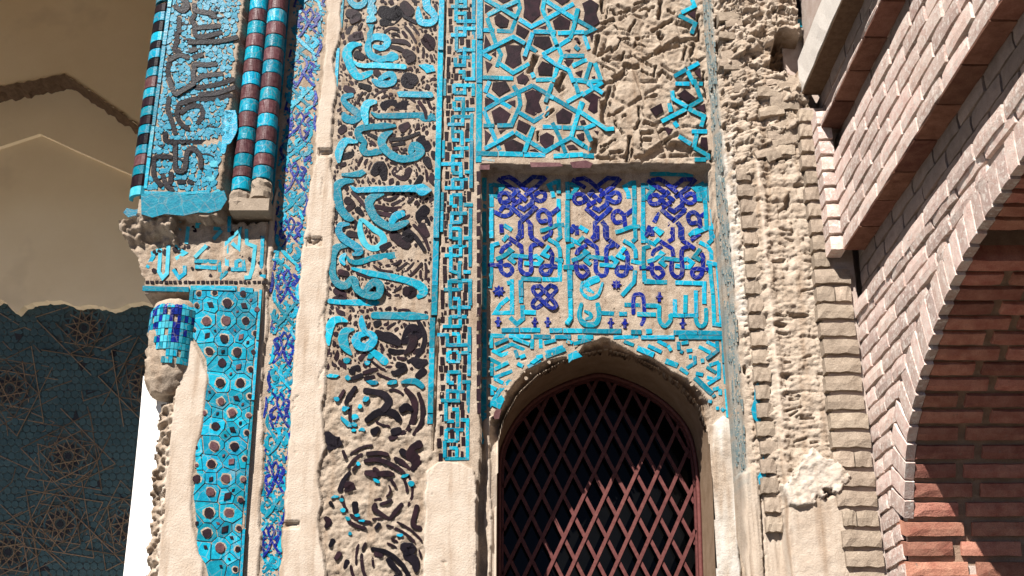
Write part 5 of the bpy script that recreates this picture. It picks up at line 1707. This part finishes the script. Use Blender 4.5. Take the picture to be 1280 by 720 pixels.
# horizontal courses: (face x, z0, courses, y near, y far, depth)
def ylimit(z):
    """how near the camera a course on the arch face may run before it meets the voussoirs"""
    if z < OUT[0][0] - 0.06: return 4.112
    if z > OUT[-1][0] - 0.01: return 0.4
    return float(np.interp(z, [q[0] for q in OUT], [q[1] for q in OUT])) + 0.004
def course(x, z, ya, yb, h, depth, mt='brick', off=0.0, Ls=(0.205, 0.225), gap=0.009):
    y = yb + off
    while y > ya + 0.02:
        L = R.uniform(*Ls)
        y1 = min(y, yb)
        y0 = max(y - L, ya)
        if y1 - y0 > 0.03:
            brick(BW, (x + depth / 2 + R.uniform(-0.0025, 0.0025), (y0 + y1) / 2, z + h / 2 + R.uniform(-0.001, 0.001)), (y1 - y0 - gap * 0.4, depth, h), side, ex, ez, mt, 'brick')
        y -= L + gap
z = CZ + 0.42
k = 0
while z + 0.055 < ZL:
    course(XV, z, ylimit(z + 0.03), 4.318, 0.055, 0.10, off=0.11 * (k % 2))
    z += PIT
    k += 1
course(XV - 0.006, ZL - 0.058, 0.4, 4.318, 0.056, 0.08, off=0.05)
# shaded recess
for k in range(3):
    course(XV + 0.030, ZL + 0.004 + k * 0.066, 1.2, 4.30, 0.058, 0.08, 'shade_brick', off=0.11 * (k % 2))
# projecting face, six courses; the lowest shows its underside
for k in range(6):
    course(1.291, CZ + 1.900 + k * 0.0708, 1.5, 4.215, 0.058, 0.105 if k == 0 else 0.06, off=0.11 * (k % 2))
# stepped return between pier and face
for k in range(9):
    brick(BW, (1.277, 4.262, CZ + 1.932 + k * 0.0708), (0.058, 0.085, 0.057), ex, ey, ez, 'brick', 'return_brick')
for k in range(2):
    course(1.345, CZ + 2.326 + k * 0.066, 1.5, 4.36, 0.058, 0.06, 'shade_brick', off=0.1 * k)
course(1.261, CZ + 2.457, 1.5, 4.24, 0.022, 0.13, off=0.03, Ls=(0.20, 0.22), gap=0.005)
for k in range(3):
    course(1.311, CZ + 2.483 + k * 0.068, 1.5, 4.40, 0.058, 0.06, 'shade_brick', off=0.11 * (k % 2))
# red brick slabs under the projecting courses, darkened to put in their shade
def soffit(x0, x1, z, ya, yb, L, mt):
    y = yb
    while y > ya:
        brick(BW, ((x0 + x1) / 2, y - L / 2, z + R.uniform(-0.001, 0.001)), (L - 0.006, 0.008, x1 - x0), (0, 1, 0), (0, 0, 1), (-1, 0, 0), mt, 'soffit_tile')
        y -= L
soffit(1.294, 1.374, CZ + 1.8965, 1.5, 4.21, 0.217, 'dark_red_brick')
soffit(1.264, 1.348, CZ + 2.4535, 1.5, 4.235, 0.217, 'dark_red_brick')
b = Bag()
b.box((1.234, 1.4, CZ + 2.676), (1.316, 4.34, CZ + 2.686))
b.build('beam_underside', 'soffit_shade', BW)  # dark strip standing in for the shade under the beam
# stone beam
V, Fc = [], []
ys = np.linspace(1.4, 4.345, 40)
for y in ys:
    j = lambda: R.uniform(-0.0025, 0.0025)
    V += [(1.231 + j(), y, CZ + 2.688 + j()), (1.229 + j(), y, CZ + 2.76 + j()), (1.231 + j(), y, CZ + 2.85 + j()), (1.40, y, CZ + 2.85), (1.40, y, CZ + 2.688)]
for i in range(len(ys) - 1):
    for k in range(5):
        a, c_ = i * 5 + k, i * 5 + (k + 1) % 5
        Fc.append((a, c_, c_ + 5, a + 5))
e = (len(ys) - 1) * 5
Fc.append((e, e + 1, e + 2, e + 3, e + 4))
Fc.append((4, 3, 2, 1, 0))
mobj('stone_beam', V, Fc, 'stone', BW)
# ------------------------------------------------------------------ shaded iwan left of the pilaster
IW = empty('iwan_recess', (-2.8, 6.6, 0), 'deep shaded recess with bare plaster above dark star mosaic', 'recess')
YM = 6.60
def slab(name, P, Yf, Yb_, mat, n=1):
    """upright slab with a traced lower edge: front at Yf, back at Yb_"""
    A = [pY(u, v, Yf) for u, v in P]
    B = [(p[0], Yb_, p[2]) for p in A]
    k = len(A)
    return mobj(name, A + B, [tuple(range(k)), tuple(range(2 * k - 1, k - 1, -1))] + [(i, i + k, (i + 1) % k + k, (i + 1) % k) for i in range(k)], mat, IW)
def jag(P, step, amp):
    out = []
    for a, b2 in zip(P[:-1], P[1:]):
        L = math.hypot(b2[0] - a[0], b2[1] - a[1])
        m = max(1, int(L / step))
        for i in range(m): out.append((a[0] + (b2[0] - a[0]) * i / m + R.uniform(-amp, amp), a[1] + (b2[1] - a[1]) * i / m + R.uniform(-amp, amp)))
    return out + [P[-1]]
arch1 = jag(S('-260 170,-120 128,0 108,40 101,80 93,110 112,140 133,170 155,215 185,300 240'), 5, 0.9)
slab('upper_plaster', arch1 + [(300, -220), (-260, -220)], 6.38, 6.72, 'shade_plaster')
# broken edge under the upper coat, its soffit shade put into dark brown
V, Fc = [], []
for (u, v) in arch1:
    p = pY(u, v, 6.372)
    j = lambda: R.uniform(-0.006, 0.006)
    V += [(p[0], 6.374, p[2] + 0.004 + j()), (p[0], 6.40 + j(), p[2] - 0.010 + j()), (p[0], 6.45 + j(), p[2] - 0.012 + 2 * j()), (p[0], 6.53, p[2] - 0.020 + 2 * j())]
for i in range(len(arch1) - 1):
    for k in range(3):
        a = i * 4 + k
        Fc.append((a, a + 1, a + 5, a + 4))
mobj('broken_plaster_edge', V, Fc, 'soffit_shade', IW)
arch2 = jag(S('-260 280,-100 215,-20 190,50 167,100 190,160 216,300 275'), 40, 0.2)
slab('middle_plaster', arch2 + [(300, 60), (-260, 60)], 6.515, 6.71, 'shade_plaster')
low = jag(S('-260 372,-140 384,-60 376,-20 380,0 375,8 378,14 387,22 391,30 383,40 378,55 376,72 375,84 378,96 383,112 381,128 383,140 387,152 383,165 379,176 377,200 382,300 380'), 4, 1.0)
slab('lower_plaster', low + [(300, 150), (-260, 150)], 6.545, 6.70, 'shade_plaster')
b = Bag()
b.box((-6.0, YM + 0.012, 0), (-0.9, 6.95, CZ + 5.4))
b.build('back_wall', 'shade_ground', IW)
b = Bag()
b.box((-7.4, 4.45, 0), (-6.0, 6.95, CZ + 6.5))               # opposite pier
b.box((-6.0, 4.45, CZ + 3.33), (-1.64, 4.56, CZ + 6.5))       # unseen arch head, widened and lowered to keep the sun off the wall
b.box((-6.0, 4.50, CZ + 5.25), (-1.2, 6.95, CZ + 5.6))
b.build('unseen_iwan_enclosure', 'shade_plaster', IW)
b = Bag()
b.box((-6.0, 2.3, -0.1), (-1.9, 6.6, 0.10))  # unseen near-white floor, extended forward to bounce sunlight into the recess
b.build('bounce_floor', 'white_plaster', IW)
b = Bag()
b.box((-1.455, 4.665, 0), (-1.41, 6.55, CZ + 5.2))  # unseen flank slab, added to bounce light onto the back wall
b.build('bounce_flank', 'white_plaster', IW)
# mosaic
MO, MS, MT = Bag(), [], []
def ml(ox, oy, s, txt):
    for ln in txt.split('|'): MS.append(CR(ox, oy, s, ln))
sA, sB = 741 / 180, 4.0
ml(0, 370, sA, '0 90,100 150,250 215|0 120,80 155|110 150,280 110,295 160,250 210|50 185,130 160|45 190,80 300,160 200|90 345,100 310,160 225|80 350,130 385,180 340|210 345,275 240,325 265,340 330|190 385,340 330|160 420,200 380|220 460,330 410,380 400|370 330,420 312,470 340,410 440,370 330|230 485,370 435|230 490,350 545,380 500|420 480,450 430,600 490|420 490,430 540,570 490|400 520,440 640,360 665,330 600,400 520|500 330,640 380,690 395|530 280,630 240,700 215|520 300,640 365,610 260|540 260,520 310|160 600,280 650,220 700|150 640,190 720|110 570,130 590,130 650|450 570,480 690|440 600,620 510|0 180,20 240,60 270,40 350|0 590,30 640,40 720|130 550,200 590,260 560|170 60,190 120|180 110,370 50|640 110,700 50|650 130,640 180,700 180|230 420,300 430|280 385,285 440|250 400,330 390|540 400,600 350|560 340,590 420|600 400,650 400|170 250,210 290|150 270,190 310')
ml(0, 540, sB, '0 90,170 60,180 110,110 210|0 120,130 180,230 225|10 110,60 80|190 50,270 100|200 200,190 60,300 90|270 160,270 240|210 170,300 190,460 180|390 240,470 180,500 120,480 60,400 70|200 240,340 250|390 170,400 230|330 210,380 250,430 220|520 40,670 110|540 80,620 110|500 130,520 190,680 160|150 280,230 230,250 290|160 300,340 260|80 330,300 280|340 270,520 320,560 360|230 310,290 400|400 280,310 400|330 460,500 440,420 400|190 460,260 420,250 480|100 440,240 520|130 470,230 530|340 470,460 490|290 520,250 600,330 660|310 520,340 640|50 590,200 630,270 660|0 540,60 580|60 620,80 720|350 660,460 620,440 700|220 680,260 720|500 280,540 480|560 500,640 470|470 520,600 600|400 640,560 700|620 250,600 330,660 400|0 300,60 250,80 180|0 400,100 330|20 560,110 540,200 470')
for P in MS[::3]:
    MT.append(P)
for (su, sv) in ((105, 410), (12, 486), (85, 570), (10, 690), (182, 480), (160, 660), (-70, 420), (75, 655)):
    for rr, st_ in ((60, 3), (36, 3), (24, 4)):
        for i in range(10):
            a0, a1 = 2 * math.pi * i / 10 + 0.16, 2 * math.pi * (i + st_) / 10 + 0.16
            q0, q1 = (su + rr * math.cos(a0), sv + rr * math.sin(a0)), (su + rr * math.cos(a1), sv + rr * math.sin(a1))
            if min(q0[1], q1[1]) < 386: continue
            MT.append([q0, q1])
def star10(u, v, r, k=10, ph=0.0):
    P = []
    for i in range(2 * k):
        a = math.pi * i / k + ph
        q = r if i % 2 == 0 else r * 0.62
        P.append((u + q * math.cos(a), v + q * math.sin(a)))
    return P
mos = None
darkb, tealb = [], Bag()
for (u, v, r) in ((105, 410, 5), (12, 486, 5), (85, 570, 5.5), (10, 690, 6), (182, 480, 5), (160, 660, 5), (-70, 420, 5), (75, 655, 5)):
    darkb.append(star10(u, v, r))
    for i in range(10):
        a = 2 * math.pi * i / 10 + 0.1
        cu, cv = u + 13 * math.cos(a), v + 13 * math.sin(a)
        darkb.append([(cu + 3.4 * math.cos(a), cv + 3.4 * math.sin(a)), (cu - 2.6 * math.sin(a), cv + 2.6 * math.cos(a)), (cu - 3.4 * math.cos(a), cv - 3.4 * math.sin(a)), (cu + 2.6 * math.sin(a), cv - 2.6 * math.cos(a))])
        a += math.pi / 10
        cu, cv = u + 23 * math.cos(a), v + 23 * math.sin(a)
        darkb.append([(cu + 5 * math.cos(a), cv + 5 * math.sin(a)), (cu - 4 * math.sin(a) - 3 * math.cos(a), cv + 4 * math.cos(a) - 3 * math.sin(a)), (cu + 4 * math.sin(a) - 3 * math.cos(a), cv - 4 * math.cos(a) - 3 * math.sin(a))])
        b2 = a + math.pi / 10
        MSX = [(u + 18 * math.cos(a - 0.3), v + 18 * math.sin(a - 0.3)), (u + 29 * math.cos(a), v + 29 * math.sin(a)), (u + 18 * math.cos(a + 0.3), v + 18 * math.sin(a + 0.3))]
        tealb.add(ribbon(MSX, YM + 0.012, 0.012, 2.4, False, 0.3))
for ln, ox, oy, s in (('200 160,270 130,250 190|75 190,120 200,85 250|260 300,300 270,310 310|400 345,450 345,420 390|310 490,370 465,345 505|440 480,500 490,445 510|370 640,390 580,410 640|180 650,250 660,220 700|560 300,600 260,600 320|630 170,670 150,650 190', 0, 370, sA),
                      ('130 130,150 90,170 110|150 280,190 230,210 270|300 300,340 310,315 350|190 460,260 430,250 480|330 470,410 460,360 490|90 640,150 650,110 690|400 660,460 640,420 700|440 280,500 240,510 290|530 130,590 120,550 150|180 700,230 650,250 690|60 500,110 510,80 530|590 300,630 340,600 340', 0, 540, sB)):
    for q in ln.split('|'): darkb.append(CR(ox, oy, s, q))
STC = ((105, 410), (12, 486), (85, 570), (10, 690), (182, 480), (160, 660), (-70, 420), (75, 655))
for jy in range(0, 42):
    for jx in range(-14, 24):
        u, v = jx * 9.4 + (4.7 if jy % 2 else 0), 372 + jy * 8.6
        if any((u - q[0]) ** 2 + (v - q[1]) ** 2 < 33 ** 2 for q in STC): continue
        a = (0.52, 0.0, 1.05)[(jx + jy) % 3]
        tealb.add(poly([(u + 4.9 * math.cos(a + k * math.pi / 3) * (1.0 if k % 3 else 1.12), v + 4.9 * math.sin(a + k * math.pi / 3)) for k in range(6)], YM + 0.012, R.uniform(0.007, 0.010), 0.3))
for (u, v) in STC:
    for r_, n_ in ((31, 10), (20, 10)):
        for i in range(n_):
            a0, a1 = 2 * math.pi * i / n_, 2 * math.pi * (i + 1) / n_
            tealb.add(ribbon([(u + r_ * math.cos(a0), v + r_ * math.sin(a0)), (u + r_ * math.cos(a1), v + r_ * math.sin(a1))], YM + 0.012, 0.014, 2.6, False, 0.2))
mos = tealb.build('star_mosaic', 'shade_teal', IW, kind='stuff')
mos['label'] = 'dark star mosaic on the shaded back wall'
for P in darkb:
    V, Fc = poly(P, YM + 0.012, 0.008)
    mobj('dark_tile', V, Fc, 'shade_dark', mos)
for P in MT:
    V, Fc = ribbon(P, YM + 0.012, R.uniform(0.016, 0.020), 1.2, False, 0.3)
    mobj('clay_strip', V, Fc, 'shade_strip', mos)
V, Fc = ribbon(S('79 610 1.5,76 625 6,78 632 2,75 640 1.2,74 655 1,72 672 1.6,66 685 1.6,63 692 1,68 703 1.4'), YM + 0.012, 0.0135, 1.4, False, 0.5)
